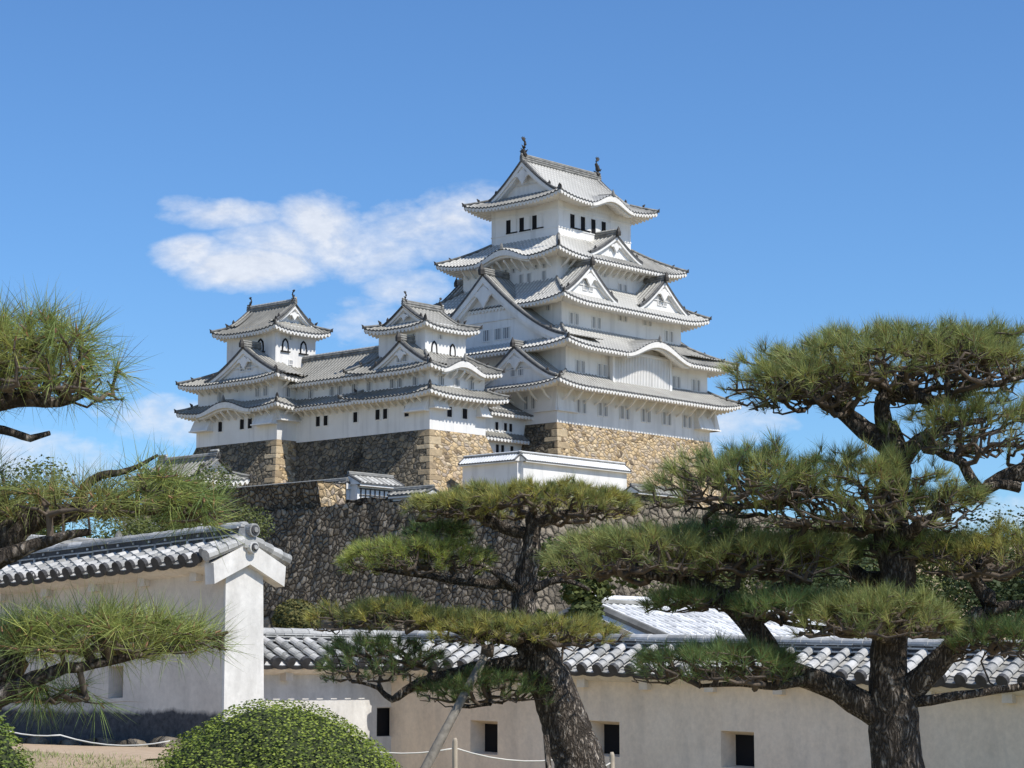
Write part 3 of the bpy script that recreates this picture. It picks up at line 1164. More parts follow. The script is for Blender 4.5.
# ------------------------------------------------------------------ west small keep
G = 'small keeps of the castle'
WK = Thing('small_keep', (-13.4, 8, -19), label='white small keep with a cusped gable, between the tallest keep and the long gallery', cat='small keep', group=G)
WB1, WB2, WB3 = (-18, -8.9, 3, 13.5), (-18, -9.05, 3, 13.5), (-16.5, -9.9, 5.2, 12.6)
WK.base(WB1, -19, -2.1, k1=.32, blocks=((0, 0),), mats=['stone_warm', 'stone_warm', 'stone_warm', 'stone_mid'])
WK.wall(WB1, -2.1, 2.3)
WK.wall(WB2, 2.0, 5.6)
WK.wall(WB3, 5.0, 10.4)
w1 = WK.roof(grow_box(WB1, 1.9), (-17.95, -9.1, 3.05, 13.45), 1.75, 2.9, 1.9, lift=.42, tiles='tile_grey')
w2 = WK.roof((-19.5, -7.6, 1.5, 15.0), WB3, 4.65, 6.9, 1.5, lift=.45, tiles='tile_grey', kara=(('S', 5.6, 3.4, 1.15),))
OW = grow_box(WB3, 1.2)
ncw = 8.8
w3 = WK.roof(OW, (OW[0] + 1.8, OW[1] - 1.8, ncw - .02, ncw + .02), 9.75, 12.5, 1.2, lift=.5, vh=('SN', 1.8 / (ncw - OW[2])), tiles='tile_grey', curve=.35)
zgw = float(w3.zf(np.array(1.8 / (ncw - OW[2]))))
for sd_ in 'WE':
    cc = (OW[3] - ncw) if sd_ == 'W' else (ncw - OW[2])
    gable(WK, sd_, OW, cc, 3.3, -1.25, zgw - .05, 12.5 - zgw + .08, 1.2, p=1.2, parent=w3.obj, board=.35, recess=.75, tiles='tile_grey', oni=.0001, rshort=1.0)
WK.ridge_line((OW[0] + 1.3, ncw, 12.5), (OW[1] - 1.3, ncw, 12.5), .4, parent=w3.obj)
WK.fish((OW[0] + 1.6, ncw, 12.9), (-1, 0, 0), 1.3, parent=w3.obj)
WK.fish((OW[1] - 1.6, ncw, 12.9), (1, 0, 0), 1.3, parent=w3.obj)
gable(WK, 'W', WB2, WB2[3] - 6.9, 4.9, .9, 5.15, 2.8, 3.2, p=1.3, parent=w2.obj, board=.42, recess=.5, tiles='tile_grey', wins=((-.5, 5.7, .6, .95), (.5, 5.7, .6, .95)))
for q in (-14.9, -12.4):
    WK.win('dark', 'S', q, WB1, -.5, .8, 1.15)
for q in (-16.2, -13.7, -11.3):
    WK.win('bars', 'S', q, WB2, 2.95, .75, 1.0)
for q in (-15.1, -12.1):
    WK.win('arch', 'S', q, WB3, 6.9, .9, 1.3)
WK.win('bars', 'S', -14.1, WB3, 8.6, .5, .45)
for q in (9.9, 11.1, 6.5):
    WK.win('dark', 'W', q, WB1, -.45, .7, 1.15)
for q in (5.2, 7.6, 8.8, 12.5):
    WK.win('bars', 'W', q, WB2, 2.95, .75, 1.0)
WK.win('bars', 'W', 7.0, WB3, 8.4, .6, .7)
WK.chute('W', WB1, 7.3, 10.4, 1.7, .05, .85)
WK.chute('S', WB1, -.0, 2.3, 1.7, .35, .85)
WK.chute('S', WB1, 7.6, 9.1, 1.7, .05, .85)
for sd_ in 'SW':
    WK.brackets(sd_, WB1, 1.75, 1.45, 1.1, .9)
    WK.brackets(sd_, WB2, 4.65, 1.1, 1.1, .8)

# ------------------------------------------------------------------ gallery between the two small keeps
HG = Thing('gallery', (-14, 19, -19), label='long low white gallery joining the two small keeps above dark stone', cat='castle gallery')
HB1, HB2 = (-18, -10, 13.5, 25.5), (-18, -10, 13.5, 25.5)
HG.base(HB1, -19, -2.1, k1=.32, mat='stone_mid')
HG.wall(HB1, -2.1, 2.3)
HG.wall(HB2, 2.0, 5.6)


def eave_strip(T, side, box, a0, a1, ze, zi, over, D, tiles='tile_grey'):
    """a straight run of eaves along one side (no hips)"""
    p0, u, w, L = side_frame(box, side)
    mb = MB()
    A, Rr = rolled(a0, a1, .57, .13)
    v = np.linspace(0, 1, 6)
    z = ze + (zi - ze) * (v * .75 + .25 * v * v)
    P = np.concatenate([p0 + u * A[:, None, None] + w * (-over + v * D)[None, :, None], (z[None] + Rr[:, None])[..., None]], -1)
    mb.grid(P, 0, np.stack([np.broadcast_to(A[:, None], P.shape[:2]), np.broadcast_to(v * D, P.shape[:2])], -1))
    low = P[:, 0].copy()
    low[:, 2] -= .13
    mb.grid(np.stack([low, P[:, 0]], 1), 1)
    i2 = low.copy()
    i2[:, :2] += w * .14
    mb.grid(np.stack([i2, low], 1), 1)
    A, Rr = rolled(a0, a1, .56, .13, 4)
    Rr = np.where(Rr > .05, .2, 0.0)
    rows = []
    for d in (.07, over + .1):
        rows.append(np.concatenate([p0 + u * A[:, None] - w * (over - d), (ze + .1 * d - .28 - Rr)[:, None]], -1))
    mb.grid(np.stack(rows, 1), 2, flip=True)
    top = rows[0].copy()
    top[:, 2] = ze - .05
    mb.grid(np.stack([rows[0], top], 1), 2)
    return T('roof', mb, [M[tiles], M['tile_edge'], M['soffit']])


eave_strip(HG, 'W', HB1, -.9, 11.9, 1.75, 2.95, 1.9, 2.0)
h2 = eave_strip(HG, 'W', HB1, -.8, 13.5, 4.65, 8.0, 1.5, 4.6)
eave_strip(HG, 'E', HB1, -.8, 13.5, 4.65, 8.0, 1.5, 4.6)
HG.ridge_line((-14.9, 12.0, 7.95), (-14.9, 27.0, 7.95), .4, parent=h2)
for q in (19.6, 20.9, 14.7):
    HG.win('dark', 'W', q, HB1, -.45, .7, 1.15)
for q in (17.3, 18.6, 22.2, 14.9):
    HG.win('bars', 'W', q, HB2, 2.95, .75, 1.0)
HG.brackets('W', HB1, 1.75, 1.45, 1.1, .9)
HG.brackets('W', HB2, 4.65, 1.1, 1.1, .8)

# ------------------------------------------------------------------ north-west small keep
NK = Thing('small_keep', (-17, 31.7, -19), label='white small keep standing apart at the far end of the gallery, ridge gable facing south', cat='small keep', group=G)
NB1, NB2, NB3 = (-21, -9.5, 24.65, 39), (-20.95, -9.6, 24.7, 38.9), (-19.3, -12.9, 27.0, 35.7)
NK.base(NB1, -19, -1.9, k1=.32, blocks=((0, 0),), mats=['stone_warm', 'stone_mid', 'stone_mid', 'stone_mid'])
NK.wall(NB1, -1.9, 2.3)
NK.wall(NB2, 2.0, 6.2)
NK.wall(NB3, 5.4, 12.2)
k1_ = NK.roof(grow_box(NB1, 1.75), (-20.9, -9.6, 24.75, 38.9), 1.85, 3.0, 1.75, lift=.45, tiles='tile_grey', kara=(('W', 8.5, 4.6, 1.1),))
k2_ = NK.roof(grow_box(NB2, 1.75), (NB3[0], NB3[1], NB3[2], NB3[3]), 5.2, 7.2, 1.75, lift=.5, tiles='tile_grey')
ON = grow_box(NB3, 1.3)
ecn = -16.1
k3_ = NK.roof(ON, (ecn - .02, ecn + .02, ON[2] + 2.0, ON[3] - 2.0), 11.35, 14.8, 1.3, lift=.5, vh=('WE', 2.0 / (ecn - ON[0])), tiles='tile_grey', curve=.35)
zgn = float(k3_.zf(np.array(2.0 / (ecn - ON[0]))))
for sd_ in 'SN':
    cc = (ecn - ON[0]) if sd_ == 'S' else (ON[1] - ecn)
    gable(NK, sd_, ON, cc, 3.1, -1.4, zgn - .05, 14.8 - zgn + .08, 1.3, p=1.2, parent=k3_.obj, board=.38, recess=.75, tiles='tile_grey', oni=.0001, rshort=1.1)
NK.ridge_line((ecn, ON[2] + 1.4, 14.8), (ecn, ON[3] - 1.4, 14.8), .4, parent=k3_.obj)
NK.fish((ecn, ON[2] + 1.8, 15.2), (0, -1, 0), 1.4, parent=k3_.obj)
NK.fish((ecn, ON[3] - 1.8, 15.2), (0, 1, 0), 1.4, parent=k3_.obj)
gable(NK, 'W', NB2, NB2[3] - 29.6, 6.9, 1.15, 5.6, 3.6, 4.2, p=1.35, parent=k2_.obj, board=.5, recess=.55, tiles='tile_grey', wins=((-.55, 6.5, .85, 1.05), (.75, 6.5, .85, 1.05)))
for q in (34.6, 30.7, 29.3):
    NK.win('dark', 'W', q, NB1, -.3, .75, 1.2)
for q in (34.8, 28.1, 26.7):
    NK.win('bars', 'W', q, NB2, 3.35, .8, 1.1)
NK.win('bars', 'S', -19.4, NB2, 3.2, .7, 1.1)
NK.win('arch', 'W', 29.6, NB3, 9.0, 1.15, 1.5)
for q in (-17.8, -14.9):
    NK.win('arch', 'S', q, NB3, 9.0, 1.0, 1.45)
NK.win('bars', 'S', -17.0, NB3, 10.4, .55, .5)
NK.win('bars', 'S', -16.9, NB3, 7.5, .5, .45)
NK.chute('W', NB1, 11.0, 14.35, 1.7, .0, .95)
NK.chute('W', NB1, -.1, 3.0, 1.7, .0, .95)
NK.chute('S', NB1, .0, 2.9, 1.7, .45, .75)
for sd_ in 'SW':
    NK.brackets(sd_, NB1, 1.85, 1.35, 1.2, .9)
    NK.brackets(sd_, NB2, 5.2, 1.35, 1.2, .9)

# ------------------------------------------------------------------ gallery joining the west small keep to the main keep
PG = Thing('gallery', (-4.3, 8, -19), label='narrow white gallery with two thin roofs squeezed between small keep and tallest keep', cat='castle gallery')
PB = (-8.9, 0.2, 4.9, 12)
PG.base(PB, -19, -5.6, k1=.05, mat='stone_mid')
PG.wall(PB, -5.6, 1.6)
eave_strip(PG, 'S', PB, -.2, 9.0, .95, 2.9, 1.3, 4.0)
eave_strip(PG, 'S', PB, -.2, 9.0, -1.95, -1.2, 1.2, 1.3)
for q, z in ((-5.0, -1.0), (-3.5, -1.0), (-2.6, -1.0), (-4.9, -3.6), (-4.0, -3.6), (-2.4, -3.6)):
    PG.win('dark', 'S', q, PB, z, .55, .95)
#PART3
# ------------------------------------------------------------------ things in the castle's compass but based elsewhere
class Near(Thing):
    def __init__(s, name, base, **kw):
        s.org = np.zeros(3)
        s.root = empty(name, base, ROT, kind='thing', **kw)


def far_roofed_wall(T, a, b, th, z0, z1, hw, rise, tiles='tile_white', wall_mat='plaster', verge=True):
    """straight plaster wall with a small tiled gable roof, a and b = (e, n) ends"""
    a, b = np.array(a, float), np.array(b, float)
    L = np.linalg.norm(b - a)
    u = (b - a) / L
    w = np.array([-u[1], u[0]])
    mb = MB()
    q = lambda t, d, z: (*(a + u * t + w * d), z)
    mb.hexa([q(0, -th / 2, z0), q(L, -th / 2, z0), q(L, th / 2, z0), q(0, th / 2, z0), q(0, -th / 2, z1 + .1), q(L, -th / 2, z1 + .1), q(L, th / 2, z1 + .1), q(0, th / 2, z1 + .1)])
    T('plaster_wall', mb, M[wall_mat])
    mb = MB()
    A, R_ = rolled(-.15, L + .15, .4, .07)
    for sg in (-1, 1):
        v = np.linspace(0, 1, 4)
        P = np.concatenate([(a + u * A[:, None])[:, None, :] + (w * sg)[None, None, :] * (hw * v)[None, :, None], (z1 + rise * (1 - v))[None, :, None] + R_[:, None, None]], -1)
        mb.grid(P, 0, np.stack([np.broadcast_to(A[:, None], P.shape[:2]), np.broadcast_to(v * hw, P.shape[:2])], -1), flip=sg > 0)
        lo = P[:, -1].copy()
        lo[:, 2] -= .09 + R_
        mb.grid(np.stack([lo, P[:, -1]], 1), 1)
        i2 = lo.copy()
        i2[:, :2] -= w * sg * .06
        i3 = i2.copy()
        i3[:, 2] -= .13
        i4 = i3.copy()
        i4[:, :2] -= w * sg * (hw - th / 2 - .06)
        mb.grid(np.stack([i3, i2], 1), 2)
        mb.grid(np.stack([i4, i3], 1), 2)
    for t in (-.14, L + .14):
        mb.add([q(t, -hw, z1 - .1), q(t, hw, z1 - .1), q(t, 0, z1 + rise)], [(0, 1, 2)], 2)
        for sg in (-1, 1):
            mb.tube([q(t, 0, z1 + rise + .03), q(t, sg * hw, z1 + .03)], [.09, .09], 6, 1)
    o = T('roof', mb, [M[tiles], M['tile_edge'], M['plaster']])
    mb = MB()
    mb.tube([q(-.2, 0, z1 + rise + .08), q(L + .2, 0, z1 + rise + .08)], [.14, .14], 6, 0)
    mb.tube([q(-.2, 0, z1 + rise + .2), q(L + .2, 0, z1 + rise + .2)], [.10, .10], 6, 1)
    T('ridge', mb, [M['ridge'], M[tiles]], parent=o)
    return o


class KW(Thing):
    pass


# white wall with a corner in front of the main stone base
LW = Thing('roofed_wall', (-16.5, -9, -12), label='bright white roofed wall with a sharp corner below the yellow base of the tallest keep', cat='roofed wall')
far_roofed_wall(LW, (-16.5, -9), (1.0, -9), .9, -12.5, -6.25, 1.0, .75)
far_roofed_wall(LW, (-16.5, -9), (-16.5, -1.0), .9, -12.5, -6.25, 1.0, .75)

# tile-topped wall just right of it, on pale stone
RW = Near('roofed_wall', at(632, 500, 205), label='thin grey tile-topped wall right of the white cornered wall, below the tallest keep', cat='roofed wall')
far_roofed_wall(RW, (0, 0), (9.5, 0), .9, -4.5, .75, .95, .55, tiles='tile_grey', wall_mat='stone_pale')

# ------------------------------------------------------------------ stone walls
def stone_wall(name, base, e, n, zt, zb, mat, label, cat='stone wall', k=.22, top_n=None, tmat=None, **kw):
    """retaining wall: corner at the base point, west face running north n metres, south face running east e metres"""
    T = Near(name, base, label=label, cat=cat, **kw)
    mb = MB()
    zs = np.linspace(zb, zt, 16)
    box = (0, e, 0, n)
    rng = np.random.RandomState(3)
    for si, sd_ in enumerate('SWNE'):
        p0, u, w, L = side_frame(box, sd_)
        m_ = int(max(4, L / .45))
        h = rng.uniform(-.08, .08, (m_, 16))
        h[0] = h[-1] = 0
        rows, uvs = [], []
        for j, z in enumerate(zs):
            f_ = k * (zt - z) + .004 * (zt - z) ** 2
            a = np.linspace(-f_, L + f_, m_)
            xy = p0 + u * a[:, None] - w * (f_ + h[:, j])[:, None]
            zz = np.full((m_, 1), z)
            if j == 15:
                zz = zz + rng.uniform(-.16, .12, (m_, 1))
            rows.append(np.concatenate([xy, zz], -1))
            uvs.append(np.stack([a + 31.7 * si, np.full(m_, z)], -1))
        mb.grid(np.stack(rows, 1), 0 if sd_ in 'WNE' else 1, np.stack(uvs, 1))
    mb.add([(0, 0, zt - .05), (e, 0, zt - .05), (e, n, zt - .05), (0, n, zt - .05)], [(0, 1, 2, 3)], 0)
    T('stone_face', mb, [M[mat], M[tmat or mat]])
    return T


SW = at(520, 491, 141)
SWT = stone_wall('stone_wall', SW, 60, 31, 0, -15, 'stone_dark', 'high dark grey rubble wall below the castle, with a raised step near its left end', k=.20, tmat='stone_pale')
# raised tier at the left part of the same wall
mb = MB()
n0_ = 19.0
xx = np.linspace(n0_, 33.5, 26)
zz = np.linspace(-.4, 1.8, 6)
mb.grid(np.stack([np.stack([np.full(26, .35 - .22 * z), xx - .0, np.full(26, z)], -1) for z in zz], 1), 0, np.stack([np.stack([xx, np.full(26, z)], -1) for z in zz], 1), flip=True)
ee = np.linspace(.30, 2.7, 8)
EE = lambda z: np.linspace(.35 - .22 * z, 2.7, 8)
mb.grid(np.stack([np.stack([EE(z), np.full(8, n0_ - .02), np.full(8, z)], -1) for z in zz], 1), 1, np.stack([np.stack([ee * 1.3, np.full(8, z)], -1) for z in zz], 1))
mb.add([(.0, n0_ - .1, 1.8), (2.7, n0_ - .1, 1.8), (2.7, 33.5, 1.8), (.0, 33.5, 1.8)], [(0, 1, 2, 3)], 0)
mb.add([(2.7, n0_ - .1, -.4), (2.7, 33.5, -.4), (2.7, 33.5, 1.8), (2.7, n0_ - .1, 1.8)], [(0, 1, 2, 3)], 0)
SWT('raised_step', mb, [M['stone_dark'], M['stone_warm']])  # warm stone on the south end puts its sunlight into the colour
mb = MB()
rsk = np.random.RandomState(21)
tn = np.linspace(10.2, n0_ + 1, 24)
tz = .62 + rsk.uniform(-.13, .13, 24)
rows = [np.stack([np.full(24, e_), tn, (tz if k_ else np.full(24, -.1))], -1) for e_, k_ in ((3.1, 0), (3.0, 1), (4.0, 1))]
mb.grid(np.stack(rows, 1), 0, np.stack([np.stack([tn, np.full(24, q)], -1) for q in (0, .7, 1.6)], 1), flip=True)
SWT('parapet', mb, M['stone_dark'])

# roofed wall on top of the raised tier, running to the little gate
TW = Near('roofed_wall', W(SW, 5.5, 12, 0), label='low grey-roofed wall running along the top of the dark rubble wall', cat='roofed wall')
far_roofed_wall(TW, (0, 9.9), (0, 25), .8, 0, 1.85, .95, .45, tiles='tile_grey')
TV = Near('roofed_wall', W(SW, 2.5, 10.3, 0), label='short low roofed wall between the tiny gatehouse and the small keep corner', cat='roofed wall')
far_roofed_wall(TV, (0, 0), (0, 3.4), .6, -.6, .6, .7, .3, tiles='tile_grey')

GT = Near('gatehouse', at(350, 502, 160), label='tiny white gatehouse with barred front and grey gable roof on top of the dark wall', cat='gatehouse')
far_roofed_wall(GT, (0, 0), (4.2, 0), 1.5, -1.4, 1.35, 1.25, .62, tiles='tile')
mb = MB()
for i in range(8):
    mb.box(.3 + i * .48, .37 + i * .48, -.83, -.76, .1, .95)
mb.box(.2, 3.8, -.84, -.77, .93, 1.0)
mb.box(.2, 3.8, -.84, -.77, .48, .53)
GT('window_bars', mb, M['bronze'])

# gabled turret left of the castle
TU = Near('turret', at(217, 500, 205), label='grey-roofed gabled turret half hidden by pine needles, below the far small keep', cat='turret')
tb = (-2.1, 2.1, 0, 8.5)
TU.wall(tb, -6, 2.2)
OT = grow_box(tb, 1.0)
rt = TU.roof(OT, (-.02, .02, OT[2] + 1.4, OT[3] - 1.4), 1.9, 3.85, 1.0, lift=.3, vh=('WE', 1.4 / 3.1), tiles='tile_grey', curve=.3)
zt_ = float(rt.zf(np.array(1.4 / 3.1)))
for sd_ in 'SN':
    gable(TU, sd_, OT, 3.1, 1.9, -1.0, zt_ - .05, 3.85 - zt_ + .1, 1.0, p=1.15, parent=rt.obj, board=.28, recess=.5, tiles='tile_grey', oni=.5, orn=False)
TU.ridge_line((0, OT[2] + 1.0, 3.85), (0, OT[3] - 1.0, 3.85), .3, parent=rt.obj)
far_roofed_wall(TU, (-3.1, 1.4), (-3.1, 9), 1.6, -6, -1.3, 1.5, .75, tiles='tile_grey')

# white plaster block left of the dark wall
WBk = Near('plaster_wall', at(226, 512, 170), label='short blue-white plaster wall squeezed between pine and left end of the dark rubble wall', cat='plaster wall')
far_roofed_wall(WBk, (0, 0), (2.2, 0), 1.0, -6, 1.45, .8, .35, tiles='tile_grey')

# ------------------------------------------------------------------ low rubble wall behind the garden wall
stone_wall('stone_wall', at(402, 609, 58), 4, 14.5, 0, -4.5, 'stone_pale', 'low pale rubble wall seen just above the tiled garden wall', k=.15)

# ------------------------------------------------------------------ two storehouses beyond the garden walls
def storehouse(base, L, wd, label, rise, tiles, ridge_n=0, along='e', group=None):
    T = Near('storehouse', base, label=label, cat='storehouse', group=group)
    box = (0, L, 0, wd) if along == 'e' else (0, wd, 0, L)
    T.wall(box, -3.2, .1)
    o = T.org
    over = .7
    O = grow_box(box, over)
    mb = MB()
    mid = wd / 2
    for sd_ in ('SN' if along == 'e' else 'WE'):
        p0, u, w, LL = side_frame(O, sd_)
        A, R_ = rolled(0, LL, .27, .10)
        v = np.linspace(0, 1, 14)
        D = wd / 2 + over
        step = (np.floor(v * 13) % 2) * .0
        P = np.concatenate([p0 + u * A[:, None, None] + w * (v * D)[None, :, None], (rise * v * (.9 + .1 * v))[None, :, None] + R_[:, None, None] + 0 * A[:, None, None]], -1)
        if along == 'e' and sd_ == 'S':
            q0 = p0 + w * D
            tile_slope(mb, (q0[0], q0[1], rise + .02), (u[0], u[1], 0), (-w[0] * D, -w[1] * D, -rise), int(LL / .29), LL / int(LL / .29), 6, random.Random(3), r=.078, tm=3)  # pale rolls over dark troughs paint in the roll highlights
        else:
            mb.grid(P, 0, np.stack([np.broadcast_to(A[:, None], P.shape[:2]), np.broadcast_to(v * D, P.shape[:2])], -1))
        lo = P[:, 0].copy()
        lo[:, 2] = -.08
        mb.grid(np.stack([lo, P[:, 0]], 1), 1)
        l2 = lo.copy(); l2[:, 2] -= .15; l2[:, :2] += w * .05
        l3 = l2.copy(); l3[:, :2] += w * (over + .1); l3[:, 2] += .05
        mb.grid(np.stack([l2, lo], 1), 2)
        mb.grid(np.stack([l3, l2], 1), 2)
    ro = T('roof', mb, [M[tiles], M['tile_edge'], M['plaster'], M['ridge']])
    # gable ends
    gb = MB()
    e0, e1, n0, n1 = O
    for k in (0, 1):
        if along == 'e':
            x = (box[0], box[1])[k]
            gb.add([(x, box[2], 0), (x, box[3], 0), (x, mid, rise - .1)], [(0, 1, 2)], 0)
            xo = (e0, e1)[k]
            for sg in (-1, 1):
                gb.tube([(xo, mid, rise + .05), (xo, mid + sg * (wd / 2 + over), .05)], [.13, .13], 6, 1)
                gb.tube([(xo, mid, rise - .2), (xo, mid + sg * (wd / 2 + over), -.2)], [.16, .16], 4, 0)
        else:
            y = (box[2], box[3])[k]
            gb.add([(box[0], y, 0), (box[1], y, 0), (mid, y, rise - .1)], [(0, 1, 2)], 0)
            yo = (n0, n1)[k]
            for sg in (-1, 1):
                gb.tube([(mid, yo, rise + .05), (mid + sg * (wd / 2 + over), yo, .05)], [.13, .13], 6, 1)
                gb.tube([(mid, yo, rise - .2), (mid + sg * (wd / 2 + over), yo, -.2)], [.16, .16], 4, 0)
    T('gable_end', gb, [M['plaster'], M['ridge']])
    rb = MB()
    a, b = ((e0, mid, rise), (e1, mid, rise)) if along == 'e' else ((mid, n0, rise), (mid, n1, rise))
    a, b = np.array(a), np.array(b)
    rb.tube([a + [0, 0, .06], b + [0, 0, .06]], [.13, .13], 6, 0)
    rb.tube([a + [0, 0, .2], b + [0, 0, .2]], [.09, .09], 8, 1)
    d = (b - a) / np.linalg.norm(b - a)
    for q in (a - d * .05, b + d * .05):
        rb.tube([q + [0, 0, -.25], q + [0, 0, .2], q + [0, 0, .45], q + [0, 0, .6]], [.20, .19, .12, .03], 8, 0)
    T('ridge', rb, [M['ridge'], M[tiles]], parent=ro)
    return T


# ------------------------------------------------------------------ near garden walls with real tiles
def tile_slope(mb, p, u, s, n, pitch, nseg, rng, r=.060, tm=0):
    """rolls and troughs; p = ridge start, u = unit along, s = vector down the slope"""
    p, u, s = (np.asarray(q, float) for q in (p, u, s))
    sl = np.linalg.norm(s)
    sd_ = s / sl
    nr = np.cross(u, sd_)
    nr = nr / np.linalg.norm(nr)
    if nr[2] < 0:
        nr = -nr
    th = np.linspace(0, PI, 8)
    for i in range(n):
        c0 = p + u * ((i + .5) * pitch)
        for j in range(nseg):
            jx = rng.uniform(-.006, .006)
            a = c0 + s * (j / nseg) + u * jx - nr * .004
            b = c0 + s * ((j + 1) / nseg) + sd_ * .02 + u * (jx + rng.uniform(-.004, .004)) + nr * .010
            ra, rb_ = r * .93, r * 1.04
            A = [a + u * math.cos(t) * ra + nr * math.sin(t) * ra for t in th]
            B = [b + u * math.cos(t) * rb_ + nr * math.sin(t) * rb_ for t in th]
            mb.add(A + B, [(k, k + 1, 9 + k, 8 + k) for k in range(7)] + [tuple(range(8, 16))], 0)
        e = c0 + s * 1.0 + sd_ * .035
        rr = r * 1.14
        t2 = np.linspace(0, 2 * PI, 12, endpoint=False)
        D1 = [e + nr * .008 + u * math.cos(t) * rr + nr * math.sin(t) * rr for t in t2]
        D0 = [q - sd_ * .05 for q in D1]
        mb.add(D1 + D0, [tuple(range(12))] + [(k, (k + 1) % 12, 12 + (k + 1) % 12, 12 + k) for k in range(12)], 1)
        for j in range(nseg):
            a = c0 + u * pitch / 2 + s * (j / nseg) - nr * .030
            b = c0 + u * pitch / 2 + s * ((j + 1) / nseg) + sd_ * .02 - nr * .014
            xs = np.linspace(-pitch / 2, pitch / 2, 5)
            sag = .022 * (1 - (xs / (pitch / 2)) ** 2)
            A = [a + u * x - nr * g for x, g in zip(xs, sag)]
            B = [b + u * x - nr * g for x, g in zip(xs, sag)]
            B2 = [q - nr * .018 for q in B]
            mb.add(A + B + B2, [(k, k + 1, 6 + k, 5 + k) for k in range(4)] + [(5 + k, 6 + k, 11 + k, 10 + k) for k in range(4)], tm)
        # lip of the eave trough
        a = c0 + u * pitch / 2 + s + sd_ * .03 - nr * .02
        xs = np.linspace(-pitch / 2, pitch / 2, 5)
        sag = .022 * (1 - (xs / (pitch / 2)) ** 2)
        A = [a + u * x - nr * g for x, g in zip(xs, sag)]
        B = [q - nr * .05 for q in A]
        mb.add(A + B, [(k, k + 1, 6 + k, 5 + k) for k in range(4)], 1)


M['tile_bright'] = m_tilenear('sunlit_white_tiles', (.50, .50, .50), (.88, .88, .87), (.85, .85, .84))  # near-white colour carries the sun glare on the storehouse slope
M['tile_yard'] = m_tilefar('yard_tiles', (.13, .13, .13), (.30, .30, .29), (.62, .62, .60), .27)
storehouse(at(664, 641, 62), 8.6, 4.4, 'storehouse with a glaring sunlit tiled roof behind the middle of the garden wall', 1.05, 'tile_bright')
storehouse(at(-30, 560, 66), 6.5, 4.4, 'grey-tiled storehouse behind the left garden wall, under the pine boughs', .75, 'tile_yard')



